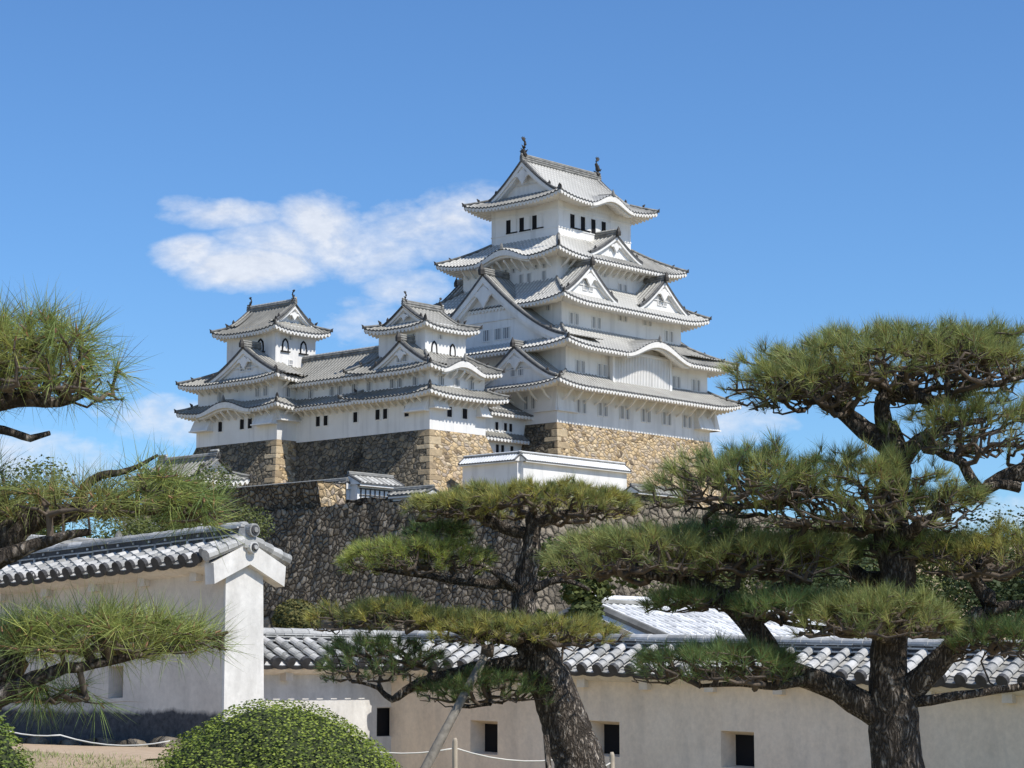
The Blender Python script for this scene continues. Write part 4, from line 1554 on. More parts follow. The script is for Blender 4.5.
def garden_wall(base, u, w, L, th, z0, ze, hw, rise, shear, holes, label, mat, ends=(False, False), seed=1, ridge_h=.19, face_both=False, taper=0.0, group=None, body0=0.0):
    """u along, w out of the face that is looked at; z measured from the base point, sheared by `shear` per metre"""
    T = Near('garden_wall', base, label=label, cat='garden wall', group=group)
    rng = random.Random(seed)
    u2, w2 = np.array(u, float), np.array(w, float)
    P = lambda t, d, z: np.array([*(u2 * t + w2 * d), z + shear * t])
    u3 = np.array([*u2, shear])
    w3 = np.array([*w2, 0.])
    # wall body with splayed loopholes on the front
    mb = MB()
    zt = ze - .02
    tx = sorted({body0, L} | {q for h in holes for q in (h[0], h[1])})
    zx = sorted({z0, zt} | {q for h in holes for q in (h[2], h[3])})
    sub = []
    for a, b in zip(tx[:-1], tx[1:]):
        for c, d in zip(zx[:-1], zx[1:]):
            if any(h[0] - 1e-6 <= a and b <= h[1] + 1e-6 and h[2] - 1e-6 <= c and d <= h[3] + 1e-6 for h in holes):
                continue
            f = lambda t, z: P(t, th / 2 + taper * (zt - z), z)
            mb.add([f(a, c), f(b, c), f(b, d), f(a, d)], [(0, 1, 2, 3)])
    for (a, b, c, d, *dp) in holes:
        q = .045 if not dp else .01
        o = [P(a, th / 2 + taper * (zt - c), c), P(b, th / 2 + taper * (zt - c), c), P(b, th / 2 + taper * (zt - d), d), P(a, th / 2 + taper * (zt - d), d)]
        yd = .06 if not dp else th / 2 - dp[0]
        i_ = [P(a + q, yd, c + q * .4), P(b - q, yd, c + q * .4), P(b - q, yd, d - q), P(a + q, yd, d - q)]
        mb.add(o + i_, [(k, (k + 1) % 4, 4 + (k + 1) % 4, 4 + k) for k in range(4)])
    mb.add([P(body0, -th / 2, z0), P(L, -th / 2, z0), P(L, -th / 2, zt), P(body0, -th / 2, zt)], [(3, 2, 1, 0)])
    for t in (body0, L):
        mb.add([P(t, -th / 2 - taper * (zt - z0) * (1 if t == 0 else 0), z0), P(t, th / 2 + taper * (zt - z0), z0), P(t, th / 2, zt), P(t, -th / 2, zt)], [(0, 1, 2, 3)], 0)
    T('wall_body', mb, M[mat])
    for (a, b, c, d, *dp) in holes:
        yd = .055 if not dp else th / 2 - dp[0] - .004
        hb = MB()
        hb.add([P(a, yd, c), P(b, yd, c), P(b, yd, d), P(a, yd, d)], [(0, 1, 2, 3)])
        T('loophole', hb, M['dark'])
    # plaster eave, wavy below
    mb = MB()
    for sg in (1, -1):
        n = int(L / .24) * 6
        A = np.linspace(0, L, n)
        wav = .028 * np.abs(np.sin(A / .24 * PI))
        r0 = np.array([P(t, sg * (th / 2 - .02), ze - .13) for t in A])
        r1 = np.array([P(t, sg * (hw - .16), ze - .075 - w_) for t, w_ in zip(A, wav)])
        r2_ = np.array([P(t, sg * (hw - .06), ze - .03 - w_ * 1.2) for t, w_ in zip(A, wav)])
        r3_ = np.array([P(t, sg * (hw - .05), ze + .03) for t in A])
        mb.grid(np.stack([r0, r1, r2_, r3_], 1), 0)
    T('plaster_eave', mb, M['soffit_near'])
    k = .45
    while k < L - .2:
        b = MB()
        for sg in (1, -1):
            c = [P(k - .06, sg * (th / 2 - .02), ze - .20), P(k + .06, sg * (th / 2 - .02), ze - .20), P(k + .06, sg * (hw - .2), ze - .20), P(k - .06, sg * (hw - .2), ze - .20)]
            cc = [q + np.array([0, 0, .11]) for q in c]
            b.hexa(c + cc)
        T('eave_beam', b, M['soffit_near'])
        k += .95
    # tiles
    mb = MB()
    n = int(L / .24)
    pitch = L / n
    for sg in (1, -1):
        tile_slope(mb, P(0, sg * .06, ze + rise + .03), u3, (w3 * sg * (hw - .05) + np.array([0, 0, -rise])), n, pitch, 4, rng)
    ro = T('tiled_roof', mb, [M['tile_near'], M['tile_near_edge']])
    # ridge: flat courses, dark niches between white joints, round cap tiles
    rb = MB()
    zr = ze + rise
    box = lambda t0, t1, d, za, zb, mi: rb.hexa([P(t0, -d, za), P(t1, -d, za), P(t1, d, za), P(t0, d, za), P(t0, -d, zb), P(t1, -d, zb), P(t1, d, zb), P(t0, d, zb)], mi)
    nn = int(L / .3)
    h1 = ridge_h
    box(0, L, .095, zr - .02, zr + h1, 1)
    for i in range(nn):
        t0, t1 = L * i / nn, L * (i + 1) / nn
        for z_, d_ in ((zr + .005, .115), (zr + h1 * .50, .108), (zr + h1 - .022, .118)):
            j = rng.uniform(-.004, .004)
            box(t0 + .004, t1 - .004, d_ + j, z_ + j, z_ + .018 + j, 0)
        box(t0 - .014, t0 + .014, .112, zr + .05, zr + h1 * .5, 0)
        box(t0 + .10, t0 + .128, .112, zr + h1 * .52 + .03, zr + h1 - .04, 0)
    th_ = np.linspace(0, PI, 8)
    m_ = int(L / .27)
    for i in range(m_):
        t0, t1 = L * i / m_, L * (i + 1) / m_
        A = [P(t0, math.cos(t) * .07, zr + h1 + math.sin(t) * .062) for t in th_]
        B = [P(t1 + .02, math.cos(t) * .078, zr + h1 + math.sin(t) * .070) for t in th_]
        rb.add(A + B, [(k, k + 1, 9 + k, 8 + k) for k in range(7)] + [tuple(range(8, 16)), tuple(range(8))], 0)
    T('ridge', rb, [M['tile_near'], M['tile_near_edge']], parent=ro)
    # gable end: inverted V of plaster, verge rolls, round end tiles
    for flag, t, sg_ in ((ends[0], 0.0, -1), (ends[1], L, 1)):
        if not flag:
            continue
        gb = MB()
        t_a, t_b = t + sg_ * .10, t - sg_ * .06
        prof = [(-hw + .04, ze - .035), (0, ze + rise + .015), (hw - .04, ze - .035)]
        lowp = [(-hw + .04, ze - .29), (-th / 2 + .0, ze - .13), (0, ze + rise - .27), (th / 2, ze - .13), (hw - .04, ze - .29)]
        lowp = [(-hw + .06, ze - .27), (0, ze + rise - .24), (hw - .06, ze - .27)]
        for ta in (t_a, t_b):
            pass
        F = [P(t_a, d, z) for d, z in prof] + [P(t_a, d, z) for d, z in lowp]
        Bk = [P(t_b, d, z) for d, z in prof] + [P(t_b, d, z) for d, z in lowp]
        V = F + Bk
        gb.add(V, [(0, 1, 4, 3), (1, 2, 5, 4), (3, 4, 10, 9), (4, 5, 11, 10), (0, 3, 9, 6), (2, 8, 11, 5), (0, 6, 7, 1), (1, 7, 8, 2), (6, 9, 10, 7), (7, 10, 11, 8)])
        T('barge_board', gb, M['pillar'])
        vb = MB()
        for sg in (1, -1):
            for dt, r_, dz in ((.05, .066, .06), (-.02, .05, .10)):
                for j in range(4):
                    a = P(t + sg_ * dt, sg * (.05 + (hw - .02) * j / 4), ze + rise + dz - rise * j / 4 - .02)
                    b = P(t + sg_ * dt, sg * (.05 + (hw - .02) * (j + 1.06) / 4), ze + rise + dz - rise * (j + 1.06) / 4 - .01)
                    vb.tube([a, b], [r_ * .93, r_ * 1.05], 9, 0)
        for (d, z, r_) in ((0, ze + rise + h1 - .05, .078), (0, ze + rise - .05, .068)):
            c = P(t + sg_ * .06, d, z)
            c2 = P(t + sg_ * .17, d, z)
            vb.tube([c, c2], [r_, r_], 16, 0)
            c3 = P(t + sg_ * .185, d, z)
            vb.tube([c2, c3], [r_ * .72, r_ * .70], 16, 1)
            vb.tube([c3, P(t + sg_ * .20, d, z)], [r_ * .40, r_ * .38], 12, 0)
        vb.tube([P(t + sg_ * .02, 0, ze + rise - .05), P(t + sg_ * .02, 0, ze + rise + h1 * .9)], [.15, .10], 8, 0)
        T('verge_tiles', vb, [M['tile_near'], M['tile_near_edge']], parent=ro)
    return T


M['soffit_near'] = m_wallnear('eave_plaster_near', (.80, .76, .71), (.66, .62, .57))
GW = 'white garden walls with tiled roofs'
# left wall, its south end a free-standing streaked pier
LB = at(218.5, 742, 25.2)
LWN = garden_wall(W(LB, .32, -.03), (0, 1), (-1, 0), 13.5, .60, -1.2, 2.04, .59, .21, -.036, ((1.80, 2.08, .55, .93), (4.1, 4.38, .55, .93)), body0=.012, label=
                  'garden wall with black-stained foot and a white end pier, at the left', mat='wall_stained', ends=(True, False), seed=4, ridge_h=.20, group=GW)
mb = MB()
mb.hexa([(-.296, -.03, -1.2), (.345, -.03, -1.2), (.345, .30, -1.2), (-.296, .30, -1.2), (-.296, -.02, 1.90), (.27, -.02, 1.90), (.27, .30, 1.90), (-.296, .30, 1.90)])
mb.hexa([(-.296, -.02, 1.90), (.27, -.02, 1.90), (.27, .30, 1.90), (-.296, .30, 1.90), (-.02, -.02, 2.13), (.0, -.02, 2.13), (.0, .3, 2.13), (-.02, .3, 2.13)])
LWN('end_pier', mb, M['pillar'])

# far wall: inner corner
AB = at(405, 680, 29.0)          # on the inner corner, at eye height
garden_wall(W(AB, 0, 0, .0), (0, -1), (-1, 0), 15.5, .56, -2.6, .20, .56, .27, -.026,
            tuple((t - .23, t + .23, z - .20, z + .21) for t, z in ((1.66, -.67), (3.6, -.60), (5.54, -.64))),
            'long beige garden wall with square loopholes, running behind the two standing pines', 'wall_near', seed=9, ridge_h=.11, group=GW)
garden_wall(W(AB, .2, .25, -.04), (-1, 0), (0, -1), 3.15, .56, -2.6, .23, .58, .28, .0, ((.36, .74, -.68, -.31, .07),),
            'short garden wall with a sunlit foot between the end pier and the inner corner', 'pillar', seed=12, ridge_h=.11, group=GW)
#PART4

# bare earth path along the left wall
pp = []
for t_ in np.linspace(-1.6, 9, 40):
    row = []
    for d_ in np.linspace(.35, 2.5, 12):
        q_ = W(LB, -d_ + .12 * math.sin(t_ * 2.1) * (d_ > 4), t_, 0)
        row.append((q_[0], q_[1], float(ground_h(q_[0], q_[1])) + (.02 if .4 < d_ < 2.35 else -.05)))
    pp.append(row)
mb = MB()
mb.grid(np.array(pp), 0, flip=True)
tag(mb.build('path', M['path'], smooth=True), kind='structure')

# sparse short grass beyond the path
rsg = np.random.RandomState(77)
mb = MB()
gx, gy = rsg.uniform(-7.5, -1.5, 26000), rsg.uniform(12.5, 23.5, 26000)
keep_ = []
VV = []
for x_, y_ in zip(gx, gy):
    d_ = (np.array([x_, y_, 0]) - LB * [1, 1, 0]) @ (-EV)
    if d_ < 2.35 + .2 * math.sin(x_ * 5 + y_ * 3):
        continue
    h_ = rsg.uniform(.015, .055)
    a_ = rsg.uniform(0, 2 * PI)
    z_ = float(ground_h(x_, y_))
    dx, dy = math.cos(a_) * .005, math.sin(a_) * .005
    VV += [(x_ - dx, y_ - dy, z_ - .005), (x_ + dx, y_ + dy, z_ - .005), (x_ + rsg.uniform(-.03, .03), y_ + rsg.uniform(-.03, .03), z_ + h_)]
mb.add(VV, [(3 * i, 3 * i + 1, 3 * i + 2) for i in range(len(VV) // 3)])
tag(mb.build('grass', M['grass']), 'short dry grass beside the earth path', 'grass', kind='stuff')
# ------------------------------------------------------------------ pines
def rotmat(d):
    """columns a, b, d for many directions"""
    d = d / (np.linalg.norm(d, axis=1, keepdims=True) + 1e-9)
    ref = np.where(np.abs(d[:, 2:3]) < .9, np.array([[0, 0, 1.0]]), np.array([[1.0, 0, 0]]))
    a = np.cross(d, ref)
    a /= np.linalg.norm(a, axis=1, keepdims=True)
    return a, np.cross(d, a), d


def link_mesh(name, V, F, mat, parent, tint=None, smooth=False):
    me = bpy.data.meshes.new(name)
    k = F.shape[1]
    me.vertices.add(len(V))
    me.vertices.foreach_set('co', V.astype(np.float32).ravel())
    me.loops.add(F.size)
    me.loops.foreach_set('vertex_index', F.astype(np.int32).ravel())
    me.polygons.add(len(F))
    me.polygons.foreach_set('loop_start', np.arange(0, F.size, k, dtype=np.int32))
    if tint is not None:
        ca = me.color_attributes.new('tint', 'FLOAT_COLOR', 'POINT')
        ca.data.foreach_set('color', np.concatenate([tint, np.ones((len(tint), 1))], 1).astype(np.float32).ravel())
    if smooth:
        me.polygons.foreach_set('use_smooth', [True] * len(F))
    me.materials.append(mat)
    me.update(calc_edges=True)
    me.validate()
    o = bpy.data.objects.new(name, me)
    C.objects.link(o)
    if parent:
        o.parent = parent
    return o


def needles(rs, tips, axes, tints, n, length, width, spread=(.25, 1.0), stem=.05):
    """n needles round each tip; returns V, F, tint"""
    m = len(tips)
    a, b, d = rotmat(axes)
    ph = rs.uniform(0, 2 * PI, (m, n))
    th = rs.uniform(spread[0], spread[1], (m, n))
    L = length * rs.uniform(.5, 1.15, (m, n))
    dirs = (np.cos(ph)[..., None] * a[:, None] + np.sin(ph)[..., None] * b[:, None]) * np.sin(th)[..., None] + d[:, None] * np.cos(th)[..., None]
    base = tips[:, None] - d[:, None] * (rs.uniform(0, stem, (m, n))[..., None])
    droop = rs.uniform(0, .10, (m, n))
    tip = base + dirs * L[..., None] - np.array([0, 0, 1.0]) * (droop * L)[..., None]
    wv = np.cross(dirs.reshape(-1, 3), rs.normal(size=(m * n, 3)))
    wv /= np.linalg.norm(wv, axis=1, keepdims=True)
    wv = wv.reshape(m, n, 3) * width / 2
    mid = (base + tip) / 2 + np.array([0, 0, 1.0]) * (droop * L * .35)[..., None]
    V = np.stack([base - wv, base + wv, mid + wv * .9, mid - wv * .9, tip], 2).reshape(-1, 3)
    k = np.arange(m * n)[:, None] * 5
    F = np.concatenate([k + np.array([[0, 1, 2]]), k + np.array([[0, 2, 3]]), k + np.array([[3, 2, 4]])])
    t = tints[:, None] * rs.uniform(.7, 1.35, (m, n, 1))
    dead = rs.rand(m, n, 1) < .09
    t = np.where(dead, np.array([.24, .15, .06]) * rs.uniform(.6, 1.2, (m, n, 1)), t)
    T = np.repeat(t.reshape(-1, 3), 5, 0)
    return V, F, T


def sticks(A, B, ra, rb, sides=5):
    a, b, d = rotmat(B - A)
    th = np.linspace(0, 2 * PI, sides, endpoint=False)
    ring = np.cos(th)[None, :, None] * a[:, None] + np.sin(th)[None, :, None] * b[:, None]
    V = np.concatenate([A[:, None] - d[:, None] * (ra * .3)[:, None, None] + ring * ra[:, None, None], B[:, None] + d[:, None] * (rb * .3)[:, None, None] + ring * rb[:, None, None]], 1).reshape(-1, 3)
    k = np.arange(len(A))[:, None] * 2 * sides
    F = []
    for i in range(sides):
        j = (i + 1) % sides
        F.append(k + np.array([[i, j, sides + j, sides + i]]))
    return V, np.concatenate(F)


def smooth_path(pts, rad_, step, rs, jit=.0):
    """Catmull-Rom through 3D points"""
    P = np.array(pts, float)
    R_ = np.array(rad_, float)
    P2 = np.concatenate([[2 * P[0] - P[1]], P, [2 * P[-1] - P[-2]]])
    out, ro = [], []
    for i in range(len(P) - 1):
        p0, p1, p2, p3 = P2[i:i + 4]
        n = max(2, int(np.linalg.norm(p2 - p1) / step))
        for k in range(n):
            t = k / n
            out.append(.5 * ((2 * p1) + (-p0 + p2) * t + (2 * p0 - 5 * p1 + 4 * p2 - p3) * t * t + (-p0 + 3 * p1 - 3 * p2 + p3) * t ** 3))
            ro.append(R_[i] + (R_[i + 1] - R_[i]) * t)
    out.append(P[-1])
    ro.append(R_[-1])
    out = np.array(out)
    if jit:
        out[1:-1] += rs.normal(size=(len(out) - 2, 3)) * np.array(ro[1:-1])[:, None] * jit
    return out, np.array(ro)


def limb_mesh(name, P, R_, parent, sides=14, rough=.12, rs=None, mat='bark'):
    mb = MB()
    nk = max(3, len(R_) // 4)
    Rr = R_ * (1 + np.interp(np.linspace(0, 1, len(R_)), np.linspace(0, 1, nk), rs.uniform(-rough, rough, nk)))
    mb.tube(list(P), list(Rr), sides, 0)
    V = mb.V[0]
    V += rs.normal(size=V.shape) * np.repeat(R_, sides)[:, None] * rough * .35
    return mb.build(name, M[mat], parent, smooth=True)


M['bud'] = m_plain('pine_buds', (.30, .17, .10), .8, .4, 30)


class Pine:
    def __init__(s, Y, base_px, label, seed, needle, width, dens=1.0, spread=(.08, .85), tw=.0025, rand=.38, more=1.75, lowx=0.0, bare=None, group='trained black pines in the garden'):
        s.rs = np.random.RandomState(seed)
        s.Y = Y
        b = at(base_px[0], base_px[1], Y)
        s.base = np.array([b[0], b[1], ground_h(b[0], b[1])])
        s.root = empty('pine_tree', s.base, 0, label=label, cat='pine tree', group=group, kind='thing')
        s.nodes = []
        s.nrad = []
        s.nl, s.nw = needle, width
        s.dens, s.spread, s.tw, s.rand, s.more, s.lowx, s.bare = dens, spread, tw, rand, more, lowx, bare
        s.px = Y / FPX

    def p(s, x, y, dz=0.0):
        q = at(x, y, s.Y + dz)
        return q - s.base

    def limb(s, name, pts, step=.06, jit=.10, sides=12):
        """pts: (x, y, depth offset, radius in metres)"""
        P, R_ = smooth_path([s.p(x, y, d) for x, y, d, _ in pts], [r for *_, r in pts], step, s.rs, jit)
        limb_mesh(name, P, R_, s.root, sides, rs=s.rs)
        s.nodes.append(P)
        s.nrad.append(R_)
        return P

    def pad(s, cx, cy, rx, ry, dz=0.0, rz=None, n=200, tint=(0.170, 0.255, 0.060), tint2=(0.080, 0.160, 0.048), tufts=34, flat=.55, up=.9, edge_down=.35, mz=1.0, name='foliage', seedpts=None, low=.25, bare=.72):
        low = min(.7, low + .15 + s.lowx)
        bare = s.bare or bare
        """one cloud-shaped pad: ellipse given in pixels, depth half-extent rz in metres"""
        rs = s.rs
        c = s.p(cx, cy, dz)
        rxm, rym = rx * s.px, ry * s.px
        rz = rz or min(rxm * .8, .75)
        # tips on and below a domed top
        m = int(n * s.more)
        ang = rs.uniform(0, 2 * PI, m)
        rr = np.sqrt(rs.uniform(0, 1, m))
        wob = 1 + .16 * np.sin(ang * 3 + rs.uniform(0, 6)) + .10 * np.sin(ang * 5 + rs.uniform(0, 6))
        X = np.cos(ang) * rr * rxm * wob
        Yd = np.sin(ang) * rr * rz * wob
        ln = min(s.nl, rym)
        lump = .16 * np.sin(X / rxm * 7 + rs.uniform(0, 6)) * np.cos(Yd / rz * 5 + rs.uniform(0, 6)) + .10 * np.sin(X / rxm * 15 + rs.uniform(0, 6))
        dome = np.sqrt(np.clip(1 - rr ** 2.4, 0, 1)) + lump
        lowm = rs.rand(m) < low
        frac = np.where(lowm, rs.uniform(.05, .75, m), rs.uniform(.70, 1.08, m) + (rs.rand(m) < .07) * rs.uniform(.05, .28, m))
        zlow = -rym * flat
        Z = np.where(lowm, zlow + (rym * (1 + flat) - ln * .75) * dome * frac, zlow * .45 + (rym * (1 + flat * .45) - ln * .75) * dome * frac)
        T = c + np.stack([X, Yd, Z], 1)
        # start from the limb nodes near this pad
        allP = np.concatenate(s.nodes)
        dist = np.linalg.norm((allP - c) / np.array([rxm * 1.15, rz * 1.2, rym * 1.6]), axis=1)
        near = allP[dist < 1.15]
        if len(near) < 2:
            near = allP[np.argsort(dist)[:3]]
        # a few main arms spreading below the pad first
        arms = max(5, int(n / 26))
        aa = rs.uniform(0, 2 * PI, arms)
        ar = rs.uniform(.45, .9, arms)
        armtips = c + np.stack([np.cos(aa) * ar * rxm, np.sin(aa) * ar * rz, -rym * rs.uniform(.15, .75, arms) + (1 - ar) * rym * .3], 1)
        order = np.argsort(np.linalg.norm(T - near.mean(0), axis=1))
        targets = np.concatenate([armtips, T[order]])
        nodes = list(near)
        parent = [-1] * len(nodes)
        weight = [0.0] * len(nodes)
        tipidx = []
        tipdir = []
        arr = np.array(nodes)
        cap = len(nodes) + len(targets) * 8
        buf = np.zeros((cap, 3))
        buf[:len(nodes)] = arr
        cnt = len(nodes)
        for ti, t in enumerate(targets):
            dd = buf[:cnt] - t
            q = np.linalg.norm(dd, axis=1) + np.clip(dd[:, 2], 0, 1) * 1.6
            j = int(np.argmin(q))
            a = buf[j]
            L = np.linalg.norm(t - a)
            k = int(min(6, max(1, round(L / .055))))
            ctrl = a * .45 + t * .55
            ctrl[2] = a[2] * .75 + t[2] * .25 - .01
            prev = j
            jj = rs.normal(size=(k, 3)) * min(.016, L * .14)
            for i in range(1, k + 1):
                u_ = i / k
                pnt = a * (1 - u_) ** 2 + ctrl * 2 * u_ * (1 - u_) + t * u_ ** 2
                if i < k:
                    pnt = pnt + jj[i]
                buf[cnt] = pnt
                parent.append(prev)
                weight.append(0.0)
                prev = cnt
                cnt += 1
            weight[prev] += 1.0
            if ti >= arms:
                if lowm[order[ti - arms]] and rs.rand() < bare:
                    continue
                tipidx.append(prev)
                tipdir.append(buf[prev] - buf[parent[prev]])
        wsum = np.array(weight)
        for i in range(cnt - 1, -1, -1):
            if parent[i] >= 0:
                wsum[parent[i]] += wsum[i]
        par = np.array(parent)
        idx = np.where(par >= 0)[0]
        r_of = lambda i: np.minimum(s.tw * np.power(np.maximum(wsum[i], 1), .45) * mz, .015 * mz)
        A, B = buf[par[idx]], buf[idx]
        rb = r_of(idx)
        ra = np.minimum(r_of(par[idx]), rb * 1.35 + .001)
        V, F = sticks(A, B, ra, rb)
        f0 = link_mesh('twigs', V, F, M['twig'], s.root)
        # tufts: at tips and a little way back along each twig
        ti = np.array(tipidx)
        tips = buf[ti]
        dirs = np.array(tipdir)
        dirs /= np.linalg.norm(dirs, axis=1, keepdims=True) + 1e-9
        out_ = (tips - c) / np.array([rxm, rz, rym])
        upv = np.array([0, 0, 1.0])
        ax = dirs * .35 + upv * up + out_ * np.array([.55, .55, .1]) + rs.normal(size=tips.shape) * s.rand
        side = np.linalg.norm(out_[:, :2], axis=1)
        ax[:, 2] -= np.clip(side - .75, 0, 1) * edge_down * 2
        back = buf[par[ti]] * .5 + tips * .5
        ax2 = ax + rs.normal(size=tips.shape) * .5
        tt = np.array(tint)[None] * (1 - rs.rand(len(tips), 1)) + np.array(tint2)[None] * rs.rand(len(tips), 1)
        mixv = rs.rand(len(tips), 1)
        tt = np.array(tint)[None] * mixv + np.array(tint2)[None] * (1 - mixv)
        tufts = int(tufts * s.dens)
        V1, F1, T1 = needles(rs, tips, ax, tt, tufts, s.nl, s.nw, s.spread, .03)
        V2, F2, T2 = needles(rs, back, ax2, tt, max(3, tufts // 4), s.nl * .85, s.nw, (.3, 1.1), .04)
        V = np.concatenate([V1, V2])
        F = np.concatenate([F1, F2 + len(V1)])
        link_mesh(name, V, F, M['needle'], s.root, np.concatenate([T1, T2]))
        bl = .010 + .006 * rs.rand(len(tips))
        axn = ax / np.linalg.norm(ax, axis=1, keepdims=True)
        Vb, Fb = sticks(tips, tips + axn * bl[:, None], np.full(len(tips), .0032), np.full(len(tips), .0016), 4)
        link_mesh('buds', Vb, Fb, M['bud'], s.root)
        return tips


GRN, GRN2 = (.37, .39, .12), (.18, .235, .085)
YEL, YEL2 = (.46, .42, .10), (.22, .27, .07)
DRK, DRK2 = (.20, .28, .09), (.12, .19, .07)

# right-hand pine
R_ = Pine(11.5, (899, 900), 'biggest pine, forked trunk and many layered green pads, at the right', 11, .105, .0018, lowx=.08, bare=.9)
R_.limb('trunk', [(903, 960, 0, .16), (899, 830, 0, .142), (897, 760, 0, .130), (893, 705, 0, .124), (889, 665, 0, .104), (893, 612, 0, .092), (899, 575, -.02, .094),
                  (893, 545, 0, .088), (890, 510, 0, .078), (896, 472, 0, .068), (892, 445, 0, .064), (884, 424, 0, .058)], jit=.05, sides=20)
R_.limb('limb', [(889, 446, 0, .058), (866, 430, 0, .050), (845, 414, .03, .042), (822, 398, .05, .034), (795, 390, .05, .022), (768, 385, 0, .012)])
R_.limb('limb', [(884, 426, 0, .050), (882, 408, 0, .044), (886, 392, .02, .040), (872, 372, .05, .028), (855, 355, .1, .018)])
R_.limb('limb', [(886, 396, .02, .038), (905, 392, -.03, .034), (925, 400, -.1, .030), (948, 398, -.1, .026), (975, 388, -.05, .020), (1010, 380, 0, .014), (1050, 370, 0, .010)])
R_.limb('limb', [(886, 396, .02, .030), (902, 376, .05, .024), (918, 358, .1, .018), (935, 345, .1, .012)])
R_.limb('limb', [(899, 470, 0, .050), (912, 448, -.05, .044), (930, 436, -.1, .034), (952, 425, -.1, .024), (985, 420, -.1, .016)])
R_.limb('limb', [(1080, 452, -.2, .055), (1030, 470, -.2, .048), (1000, 478, -.15, .040), (978, 490, -.15, .030), (962, 462, -.15, .026), (945, 456, -.15, .020), (925, 446, -.1, .014)])
R_.limb('limb', [(1020, 487, -.2, .030), (998, 484, -.2, .024), (978, 492, -.2, .022)])
R_.limb('limb', [(893, 520, 0, .05), (868, 520, -.1, .036), (840, 500, -.15, .028), (815, 492, -.2, .02), (780, 500, -.2, .016), (735, 508, -.2, .012), (700, 500, -.2, .008)])
R_.limb('limb', [(893, 545, -.05, .05), (915, 530, -.2, .036), (925, 520, -.3, .026), (950, 512, -.3, .014)])
R_.limb('limb', [(895, 580, .1, .05), (865, 578, .15, .042), (842, 562, .2, .034), (820, 560, .2, .02)])
R_.limb('limb', [(893, 716, 0, .085), (868, 708, 0, .072), (838, 690, 0, .062), (808, 678, 0, .058), (782, 668, 0, .060), (766, 645, 0, .062), (748, 620, 0, .058), (722, 598, 0, .050),
                 (690, 583, 0, .036), (655, 577, 0, .024), (615, 572, 0, .012)], jit=.08, sides=16)
R_.limb('limb', [(757, 632, 0, .045), (757, 612, -.03, .036), (768, 592, -.05, .024), (790, 582, -.1, .014)])
R_.limb('limb', [(805, 680, -.05, .03), (775, 686, -.15, .022), (740, 684, -.2, .016), (700, 686, -.2, .009)])
R_.limb('limb', [(897, 705, 0, .07), (920, 682, -.05, .062), (945, 655, -.1, .056), (970, 625, -.12, .050), (990, 603, -.12, .046), (982, 590, -.1, .034), (974, 572, -.1, .028), (985, 558, -.1, .02)], jit=.08, sides=16)
R_.limb('limb', [(985, 612, -.1, .036), (1010, 605, -.1, .030), (1050, 600, -.1, .022)])
R_.limb('limb', [(915, 702, -.05, .03), (945, 698, -.1, .026), (985, 692, -.1, .022), (1040, 684, -.1, .018)])
R_.limb('limb', [(893, 640, -.1, .03), (860, 632, -.3, .022), (820, 628, -.3, .014), (780, 622, -.2, .01)])
R_.pad(889, 369, 140, 48, 0, .70, 760, tint=GRN, tint2=GRN2, flat=.5, low=.35)
R_.pad(806, 386, 60, 36, -.05, .50, 260, tint=GRN, tint2=GRN2, flat=.6, edge_down=.7, low=.4)
R_.pad(990, 352, 75, 34, .05, .5, 230, tint=GRN, tint2=GRN2, low=.3)
R_.pad(985, 430, 88, 42, -.15, .42, 280, tint=GRN, tint2=GRN2, low=.4)
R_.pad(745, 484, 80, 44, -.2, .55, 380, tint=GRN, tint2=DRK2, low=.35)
R_.pad(862, 500, 96, 58, -.25, .5, 480, tint=GRN, tint2=GRN2, low=.45)
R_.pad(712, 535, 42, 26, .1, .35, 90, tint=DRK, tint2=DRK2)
R_.pad(640, 556, 92, 36, 0, .55, 380, tint=GRN, tint2=GRN2, low=.3)
R_.pad(755, 560, 82, 34, -.05, .5, 300, tint=GRN, tint2=GRN2, low=.3)
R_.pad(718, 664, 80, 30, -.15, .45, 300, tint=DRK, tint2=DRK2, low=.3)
R_.pad(880, 618, 76, 34, -.45, .35, 300, tint=GRN, tint2=GRN2, low=.3)
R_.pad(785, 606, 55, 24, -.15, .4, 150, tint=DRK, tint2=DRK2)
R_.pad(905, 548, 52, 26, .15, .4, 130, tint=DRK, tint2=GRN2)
R_.pad(812, 548, 44, 26, .15, .4, 120, tint=GRN, tint2=GRN2)
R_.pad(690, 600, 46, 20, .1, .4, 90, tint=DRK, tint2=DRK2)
R_.pad(950, 500, 40, 22, .1, .35, 70, tint=GRN, tint2=GRN2)
R_.pad(1000, 556, 72, 36, -.1, .5, 260, tint=YEL, tint2=GRN2, low=.35)
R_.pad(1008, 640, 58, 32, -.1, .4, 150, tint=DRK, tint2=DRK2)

# central pine
Q_ = Pine(15.0, (585, 850), 'leaning pine with scaly trunk and flat yellowish pads, in the middle before the wall', 23, .085, .0021)
Q_.limb('trunk', [(600, 870, 0, .20), (588, 800, 0, .185), (574, 750, 0, .170), (559, 705, 0, .158), (546, 672, 0, .148), (535, 650, 0, .125), (527, 628, .02, .098), (524, 604, .03, .092),
                  (527, 575, .02, .085), (531, 548, 0, .072), (533, 528, 0, .060), (532, 514, 0, .045)], jit=.05, sides=20)
Q_.limb('limb', [(532, 534, 0, .05), (514, 531, 0, .044), (494, 524, 0, .036), (478, 512, 0, .026), (455, 506, 0, .014)])
Q_.limb('limb', [(533, 524, 0, .045), (552, 518, 0, .036), (580, 512, 0, .026), (612, 508, 0, .014)])
Q_.limb('limb', [(525, 590, 0, .06), (502, 584, 0, .040), (470, 583, 0, .028), (430, 576, 0, .022), (395, 572, 0, .015), (365, 568, 0, .008)])
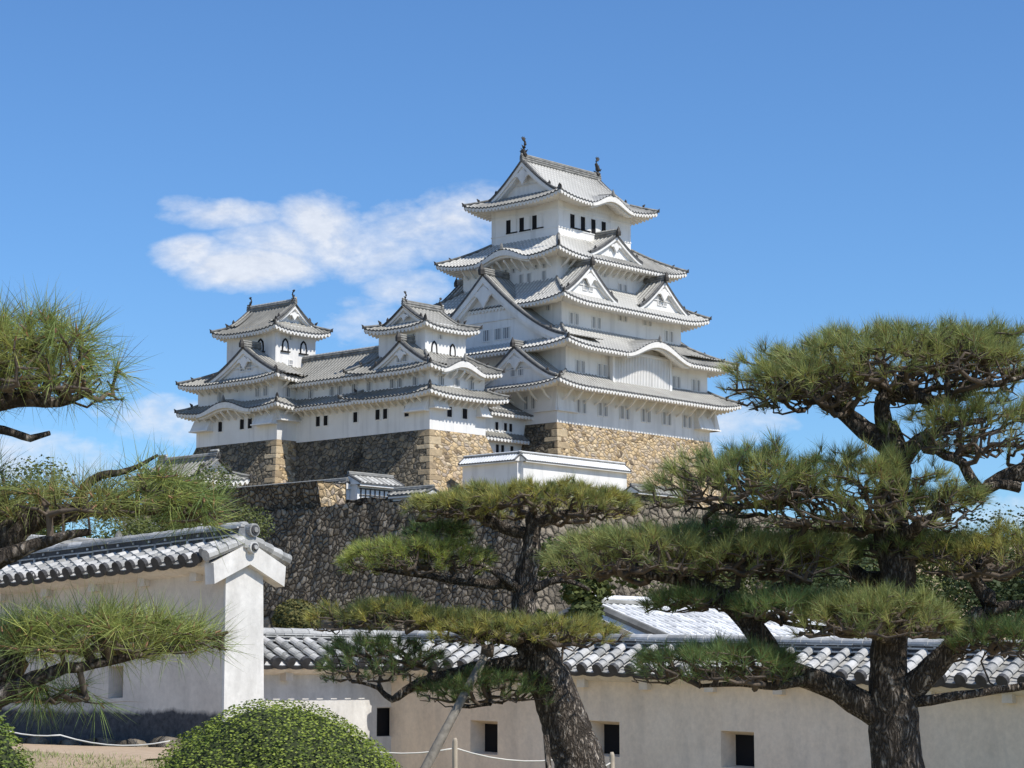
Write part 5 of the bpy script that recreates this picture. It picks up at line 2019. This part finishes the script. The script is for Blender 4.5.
Q_.limb('limb', [(515, 586, -.05, .03), (495, 572, -.1, .022), (472, 562, -.1, .016), (450, 555, -.1, .01)])
Q_.limb('limb', [(530, 590, 0, .035), (548, 582, 0, .028), (566, 580, 0, .02), (590, 590, 0, .012)])
Q_.limb('limb', [(540, 668, 0, .075), (520, 662, -.03, .058), (490, 666, -.05, .048), (460, 672, -.05, .044), (430, 680, -.05, .038), (405, 690, -.05, .030), (392, 700, -.05, .024), (378, 688, -.05, .014), (350, 680, -.05, .008)], jit=.1)
Q_.limb('limb', [(532, 648, 0, .06), (512, 640, -.05, .044), (480, 634, -.1, .036), (450, 628, -.1, .026), (415, 622, -.1, .018), (370, 618, -.1, .010)])
Q_.limb('limb', [(452, 674, -.05, .030), (456, 690, -.1, .024), (462, 706, -.1, .016), (490, 704, -.1, .010)])
Q_.limb('limb', [(536, 648, -.1, .04), (560, 640, -.15, .028), (590, 640, -.15, .014)])
Q_.pad(535, 505, 116, 26, 0, .70, 520, tint=YEL, tint2=GRN2, flat=.35, low=.2, tufts=38)
Q_.pad(455, 510, 42, 22, -.1, .4, 110, tint=YEL, tint2=GRN2, flat=.5)
Q_.pad(412, 560, 76, 27, 0, .5, 290, tint=(0.374, 0.425, 0.085), tint2=GRN2, flat=.4, low=.2)
Q_.pad(440, 532, 34, 16, .2, .3, 80, tint=DRK, tint2=DRK2)
Q_.pad(382, 620, 66, 27, -.1, .45, 190, tint=YEL, tint2=GRN2, flat=.4, low=.2)
Q_.pad(455, 622, 48, 18, -.1, .4, 120, tint=YEL, tint2=GRN2, flat=.3)
Q_.pad(528, 634, 84, 24, -.3, .5, 300, tint=YEL, tint2=GRN2, flat=.35, low=.2)
Q_.pad(376, 662, 62, 32, -.05, .42, 170, tint=DRK, tint2=DRK2, flat=.6)
Q_.pad(488, 690, 70, 26, -.05, .40, 190, tint=DRK, tint2=DRK2, flat=.5)

# left pine: only its boughs reach into the frame
L_ = Pine(5.6, (-150, 1200), 'near black pine at the left edge, only long-needled boughs reaching in from outside', 37, .125, .0014, dens=.66, spread=(.25, 1.25), tw=.0022, rand=.5, more=1.15)
L_.limb('trunk', [(-230, 1500, 0, .16), (-190, 1100, 0, .15), (-150, 800, 0, .13), (-130, 620, 0, .11), (-120, 470, 0, .085), (-110, 380, 0, .06)], jit=.05, sides=20)
L_.limb('limb', [(-120, 520, 0, .05), (-70, 450, 0, .040), (-25, 410, 0, .030), (20, 400, 0, .02), (60, 402, 0, .013), (95, 390, 0, .008)], step=.03)
L_.limb('limb', [(-40, 420, 0, .02), (-8, 428, 0, .013), (14, 433, 0, .011), (30, 438, 0, .010), (50, 433, 0, .006)], step=.02)
L_.limb('limb', [(-130, 620, 0, .06), (-70, 600, 0, .048), (-20, 560, 0, .042), (10, 535, 0, .036), (40, 515, 0, .030), (75, 512, 0, .022), (110, 508, .05, .018), (150, 510, .05, .013), (190, 505, .05, .007)], step=.03)
L_.limb('limb', [(-20, 570, -.1, .024), (15, 552, -.1, .020), (50, 540, -.1, .014), (90, 532, -.1, .008)], step=.03)
L_.limb('limb', [(75, 512, 0, .02), (85, 488, 0, .014), (100, 476, 0, .010), (130, 470, 0, .007), (158, 455, 0, .004)], step=.02)
L_.limb('limb', [(-150, 800, 0, .07), (-80, 770, 0, .052), (-20, 710, 0, .046), (8, 672, 0, .040), (24, 645, 0, .034), (32, 630, 0, .026), (60, 625, 0, .016), (100, 618, 0, .01)], step=.03, sides=16)
L_.limb('limb', [(-30, 720, -.1, .030), (5, 695, -.1, .026), (35, 680, -.1, .022), (65, 668, -.1, .016), (110, 662, -.05, .012), (150, 652, -.05, .010), (195, 645, 0, .008), (228, 632, 0, .004)], step=.03)
L_.pad(18, 352, 98, 68, 0, .22, 340, tint=(0.374, 0.391, 0.102), tint2=(0.176, 0.256, 0.072), tufts=38, flat=.7, up=.35, edge_down=.5, low=.55, mz=.9)
L_.pad(-30, 345, 60, 60, .1, .2, 120, tint=(0.374, 0.391, 0.102), tint2=(0.176, 0.256, 0.072), tufts=34, flat=.7, up=.4, low=.55, mz=.9)
L_.pad(62, 500, 82, 36, 0, .18, 130, tint=(0.340, 0.340, 0.102), tint2=(0.160, 0.224, 0.072), tufts=34, flat=.5, up=.5, low=.5, mz=.9)
L_.pad(152, 480, 42, 34, 0, .12, 46, tint=(0.340, 0.374, 0.102), tint2=(0.160, 0.240, 0.072), tufts=36, flat=.8, up=.4, low=.6, mz=.8)
L_.pad(200, 503, 30, 28, .05, .10, 40, tint=(0.340, 0.374, 0.102), tint2=(0.160, 0.240, 0.072), tufts=40, flat=.8, up=-.1, low=.6, mz=.8)
L_.pad(-5, 480, 30, 40, .05, .15, 44, tint=(0.255, 0.323, 0.102), tint2=(0.160, 0.224, 0.072), tufts=34, flat=.8, up=.2, low=.6, mz=.8)
L_.pad(105, 628, 84, 44, 0, .20, 250, tint=(0.408, 0.442, 0.119), tint2=(0.192, 0.256, 0.080), tufts=36, flat=.6, up=.5, low=.5, mz=.9)
L_.pad(192, 634, 38, 22, 0, .10, 46, tint=(0.340, 0.374, 0.102), tint2=(0.192, 0.256, 0.080), tufts=30, flat=.7, up=.4, low=.6, mz=.8)
L_.pad(8, 630, 34, 36, .05, .15, 60, tint=(0.221, 0.306, 0.085), tint2=(0.128, 0.192, 0.072), tufts=34, flat=.7, up=.4, low=.6, mz=.8)
L_.pad(55, 690, 42, 20, -.05, .12, 40, tint=(0.238, 0.323, 0.085), tint2=(0.128, 0.192, 0.072), tufts=34, flat=.7, up=-.3, low=.6, mz=.8)

# ------------------------------------------------------------------ props, posts and rope
mb = MB()
a_, b_ = at(418, 782, 14.3), at(489, 648, 14.75)
T_ = empty('prop_pole', a_, 0, label='slanting bare wooden pole propping up a bough of the leaning middle pine', cat='prop pole', kind='thing')
mb.tube([np.zeros(3) + (b_ - a_) * q for q in np.linspace(-.3, 1, 8)], [.034, .033, .032, .033, .030, .029, .028, .026], 10, 0)
mb.build('pole', M['pole'], T_, smooth=True)
mb = MB()
mb.tube([(b_ - a_) * .97 + [0, 0, -.03], (b_ - a_) * .985 + [0, 0, .03]], [.045, .045], 10, 0)
mb.build('binding', M['twig'], T_, smooth=True)
for (x0, y0, x1, y1, Y_, r_, lab) in ((556, 860, 546, 735, 14.4, .022, 'thin dark stake just left of the scaly leaning trunk'),):
    a_, b_ = at(x0, y0, Y_), at(x1, y1, Y_)
    T_ = empty('prop_post', a_, 0, label=lab, cat='prop post', kind='thing')
    mb = MB()
    mb.tube([(b_ - a_) * q for q in np.linspace(-.2, 1, 6)], [r_ * 1.05, r_, r_, r_ * .97, r_ * .95, r_ * .9], 10, 0)
    mb.build('post', M['bark'], T_, smooth=True)


def rope_fence(pts, Y_, label, posts=True):
    P = [at(x, y, Yd) for (x, y), Yd in zip(pts, Y_)]
    base = P[0].copy()
    base[2] = ground_h(base[0], base[1])
    T = empty('rope_fence', base, 0, label=label, cat='rope fence', group='low rope fences in the garden', kind='thing')
    mb = MB()
    path = []
    for a, b in zip(P[:-1], P[1:]):
        for q in np.linspace(0, 1, 8):
            path.append(a * (1 - q) + b * q - base - np.array([0, 0, .06 * 4 * q * (1 - q)]))
    mb.tube(path, [.0065] * len(path), 6, 0)
    mb.build('rope', M['rope'], T, smooth=True)
    if posts:
        for p in P:
            mb = MB()
            g = ground_h(p[0], p[1])
            mb.tube([(p[0] - base[0], p[1] - base[1], g - base[2] - .3), (p[0] - base[0], p[1] - base[1], p[2] - base[2] + .05), (p[0] - base[0], p[1] - base[1], p[2] - base[2] + .075)], [.022, .020, .012], 10, 0)
            mb.build('post', M['fence_post'], T, smooth=True)


M['fence_post'] = m_plain('fence_post_wood', (.42, .36, .28), .85, .2, 12)
rope_fence([(-30, 716), (60, 735), (170, 741)], (18.5, 18.5, 18.5), 'thin white rope sagging before the black-stained wall foot at the left', posts=False)
rope_fence([(330, 742), (455, 748), (575, 757), (612, 762)], (16.5, 16.6, 16.8, 17.0), 'low rope fence on pale stakes behind the middle pine trunk')

# stones edging the path under the left wall
rs0 = np.random.RandomState(8)
for i in range(9):
    p_ = W(LB, -.28 + rs0.uniform(-.04, .04), .6 + i * .62, 0)
    g_ = float(ground_h(p_[0], p_[1]))
    bm_v = []
    mb = MB()
    s_ = rs0.uniform(.10, .2)
    th = np.linspace(0, 2 * PI, 9, endpoint=False)
    rings = []
    for h_, k_ in ((-.05, 1.0), (.03, 1.05), (.07, .75), (.085, .3)):
        rings.append([(math.cos(t) * s_ * 1.5 * k_ * rs0.uniform(.85, 1.1), math.sin(t) * s_ * k_ * rs0.uniform(.85, 1.1), h_ * s_ * 7 * rs0.uniform(.9, 1.1)) for t in th])
    V = [v for r in rings for v in r]
    F = [(a * 9 + k, a * 9 + (k + 1) % 9, (a + 1) * 9 + (k + 1) % 9, (a + 1) * 9 + k) for a in range(3) for k in range(9)] + [tuple(27 + k for k in range(9))]
    mb.add(V, F)
    o = mb.build('edging_stone', M['block_grey'] if 'block_grey' in M else M['stone_pale'], smooth=True)
    o.location = (p_[0], p_[1], g_)
    o.rotation_euler = (0, 0, ROT + PI / 2 + rs0.uniform(-.3, .3))
    tag(o, 'grey edging stone in the row along the foot of the black-stained wall', 'edging stone', 'edging stones along the left wall', 'thing')


# ------------------------------------------------------------------ clipped shrubs and background trees
def leafy(name, pos, size, n, leaf, label, cat, t1, t2, seed=1, shell=(.86, 1.01), core=(.03, .05, .015), group=None, bumps=.032, kind='thing', up=.35, aspect=.62, core_k=.93):
    rs = np.random.RandomState(seed)
    root = empty(name, pos, 0, label=label, cat=cat, group=group, kind=kind)
    d = rs.normal(size=(n, 3))
    d /= np.linalg.norm(d, axis=1, keepdims=True)
    f = np.array([1 + bumps * math.sin(3 * a[0] * 2 + 1) for a in d[:1]])
    lump = 1 + bumps * (np.sin(d[:, 0] * 7 + seed) * np.cos(d[:, 1] * 6 + 2) + .7 * np.sin(d[:, 2] * 9 + d[:, 0] * 5))
    r = rs.uniform(shell[0], shell[1], n) * lump
    c = d * r[:, None] * np.array(size)
    nr = d + rs.normal(size=d.shape) * .6 + np.array([0, 0, up])
    a, b, nn = rotmat(nr)
    L = leaf * rs.uniform(.7, 1.25, n)[:, None]
    V = np.stack([c - a * L * .5, c + b * L * aspect * .5 + nn * L * .05, c + a * L * .55, c - b * L * aspect * .5 + nn * L * .05], 1).reshape(-1, 3)
    F = np.arange(4 * n).reshape(-1, 4)
    m = rs.rand(n, 1)
    t = np.array(t1)[None] * m + np.array(t2)[None] * (1 - m)
    link_mesh('leaves', V, F, M['leaf'], root, np.repeat(t, 4, 0))
    mb = MB()
    th, ph = np.meshgrid(np.linspace(0, PI, 18), np.linspace(0, 2 * PI, 30), indexing='ij')
    dd = np.stack([np.sin(th) * np.cos(ph), np.sin(th) * np.sin(ph), np.cos(th)], -1)
    lm = 1 + bumps * (np.sin(dd[..., 0] * 7 + seed) * np.cos(dd[..., 1] * 6 + 2) + .7 * np.sin(dd[..., 2] * 9 + dd[..., 0] * 5))
    mb.grid(dd * lm[..., None] * np.array(size) * core_k, 0)
    mb.build('dark_core', M['core'], root, smooth=True)  # dark hull, its colour standing in for shade between the leaves
    return root


M['core'] = m_plain('shrub_inside', (.035, .045, .018), .95, .4, 9)
LG1, LG2 = (.30, .36, .055), (.08, .125, .02)
leafy('clipped_shrub', at(277, 820, 13.0) * [1, 1, 0] + [0, 0, .74], (.81, .81, .735), 70000, .019, 'round clipped green shrub in front of the white end pier', 'shrub', LG1, LG2, 3)
leafy('clipped_shrub', at(-34, 800, 8.5) * [1, 1, 0] + [0, 0, .62], (.345, .4, .95), 26000, .017, 'bright green clipped shrub at the lower left corner under the pine boughs', 'shrub', (.20, .25, .04), (.07, .12, .02), 5)
leafy('leafy_shrub', at(1052, 800, 9) * [1, 1, 0] + [0, 0, .70], (.17, .2, .66), 2600, .034, 'dark leafy shrub peeping in at the lower right corner', 'shrub', (.08, .12, .03), (.04, .07, .02), 6)
leafy('round_shrub', at(296, 620, 58), (.62, .6, .55), 4200, .085, 'small olive shrub on the low rubble wall right of the end pier', 'shrub', (.20, .17, .05), (.09, .10, .03), 7)


def bg_tree(pos, R0, H, label, seed, t1, t2, leaf=.35, n=9000, group='trees below the castle'):
    """broadleaf / conifer seen far off: trunk, limbs, clumps"""
    rs = np.random.RandomState(seed)
    pos = np.array(pos, float)
    pos[2] = ground_h(pos[0], pos[1])
    root = empty('background_tree', pos, 0, label=label, cat='tree', group=group, kind='thing')
    mb = MB()
    mb.tube([(0, 0, -.5), (.1, 0, H * .35), (0, .1, H * .75)], [R0 * .10, R0 * .075, R0 * .03], 8, 0)
    mb.build('trunk', M['bark'], root, smooth=True)
    k = 26
    cl = rs.normal(size=(k, 3)) * np.array([R0 * .48, R0 * .48, H * .20]) + np.array([0, 0, H * .66])
    cr = rs.uniform(.22, .42, k) * R0
    ci = rs.randint(0, k, n)
    d = rs.normal(size=(n, 3))
    d /= np.linalg.norm(d, axis=1, keepdims=True)
    c = cl[ci] + d * (cr[ci] * rs.uniform(.55, 1.08, n))[:, None] * np.array([1, 1, .8])
    nr = d + rs.normal(size=d.shape) * .8 + np.array([0, 0, .3])
    a, b, nn = rotmat(nr)
    L = leaf * rs.uniform(.6, 1.3, n)[:, None]
    V = np.stack([c - a * L * .5, c + b * L * .35, c + a * L * .5, c - b * L * .35], 1).reshape(-1, 3)
    m = np.clip(rs.rand(n, 1) * .6 + rs.rand(k, 1)[ci] * .5, 0, 1)
    t = np.array(t1)[None] * m + np.array(t2)[None] * (1 - m)
    link_mesh('crown', V, np.arange(4 * n).reshape(-1, 4), M['leaf'], root, np.repeat(t, 4, 0))
    return root


OL1, OL2 = (.15, .17, .045), (.05, .075, .025)
bg = [((176, 80), 2.3, 9.0, 'olive conifer behind the left garden wall, filling the gap under the pine bough', OL1, OL2, 40000, .09),
      ((760, 118), 6, 9.2, 'dark leafy tree low behind the right pine, next to the rubble wall', OL1, OL2, 15000, .22),
      ((825, 112), 6, 8.6, 'leafy tree behind the right pine below its middle pads', OL2, (.04, .06, .02), 15000, .22),
      ((905, 120), 6.5, 9.3, 'dull green tree just behind the fork of the right pine', OL1, OL2, 15000, .22),
      ((985, 116), 6, 9.6, 'dense dark tree at the right, below the golden pad of the pine', OL2, (.04, .06, .02), 15000, .22),
      ((1070, 112), 6, 9.8, 'dense dark tree cut by the right edge behind the wall', OL2, (.04, .06, .02), 15000, .22),
      ((1150, 110), 6, 9.8, 'dark tree wholly beyond the right edge behind the wall', OL2, (.04, .06, .02), 4000, .45),
      ((20, 128), 6, 12.5, 'olive tree at far left behind the grey storehouse', OL1, OL2, 15000, .22),
      ((100, 124), 5, 11.0, 'olive tree just left of the turret, mostly behind the near pine bough', OL1, OL2, 22000, .2),
      ((-60, 122), 6, 11.0, 'olive tree cut by the left edge behind the storehouse', OL1, OL2, 6000, .4),
      ((583, 48), 1.3, 4.9, 'small dark tree left of the glaring sunlit storehouse roof', OL1, OL2, 7000, .14)]
for i, ((x_, Yd), R0, H, lab, t1, t2, n_, lf) in enumerate(bg):
    bg_tree(at(x_, 600, Yd), R0, H, lab, 40 + i, t1, t2, lf, n_)
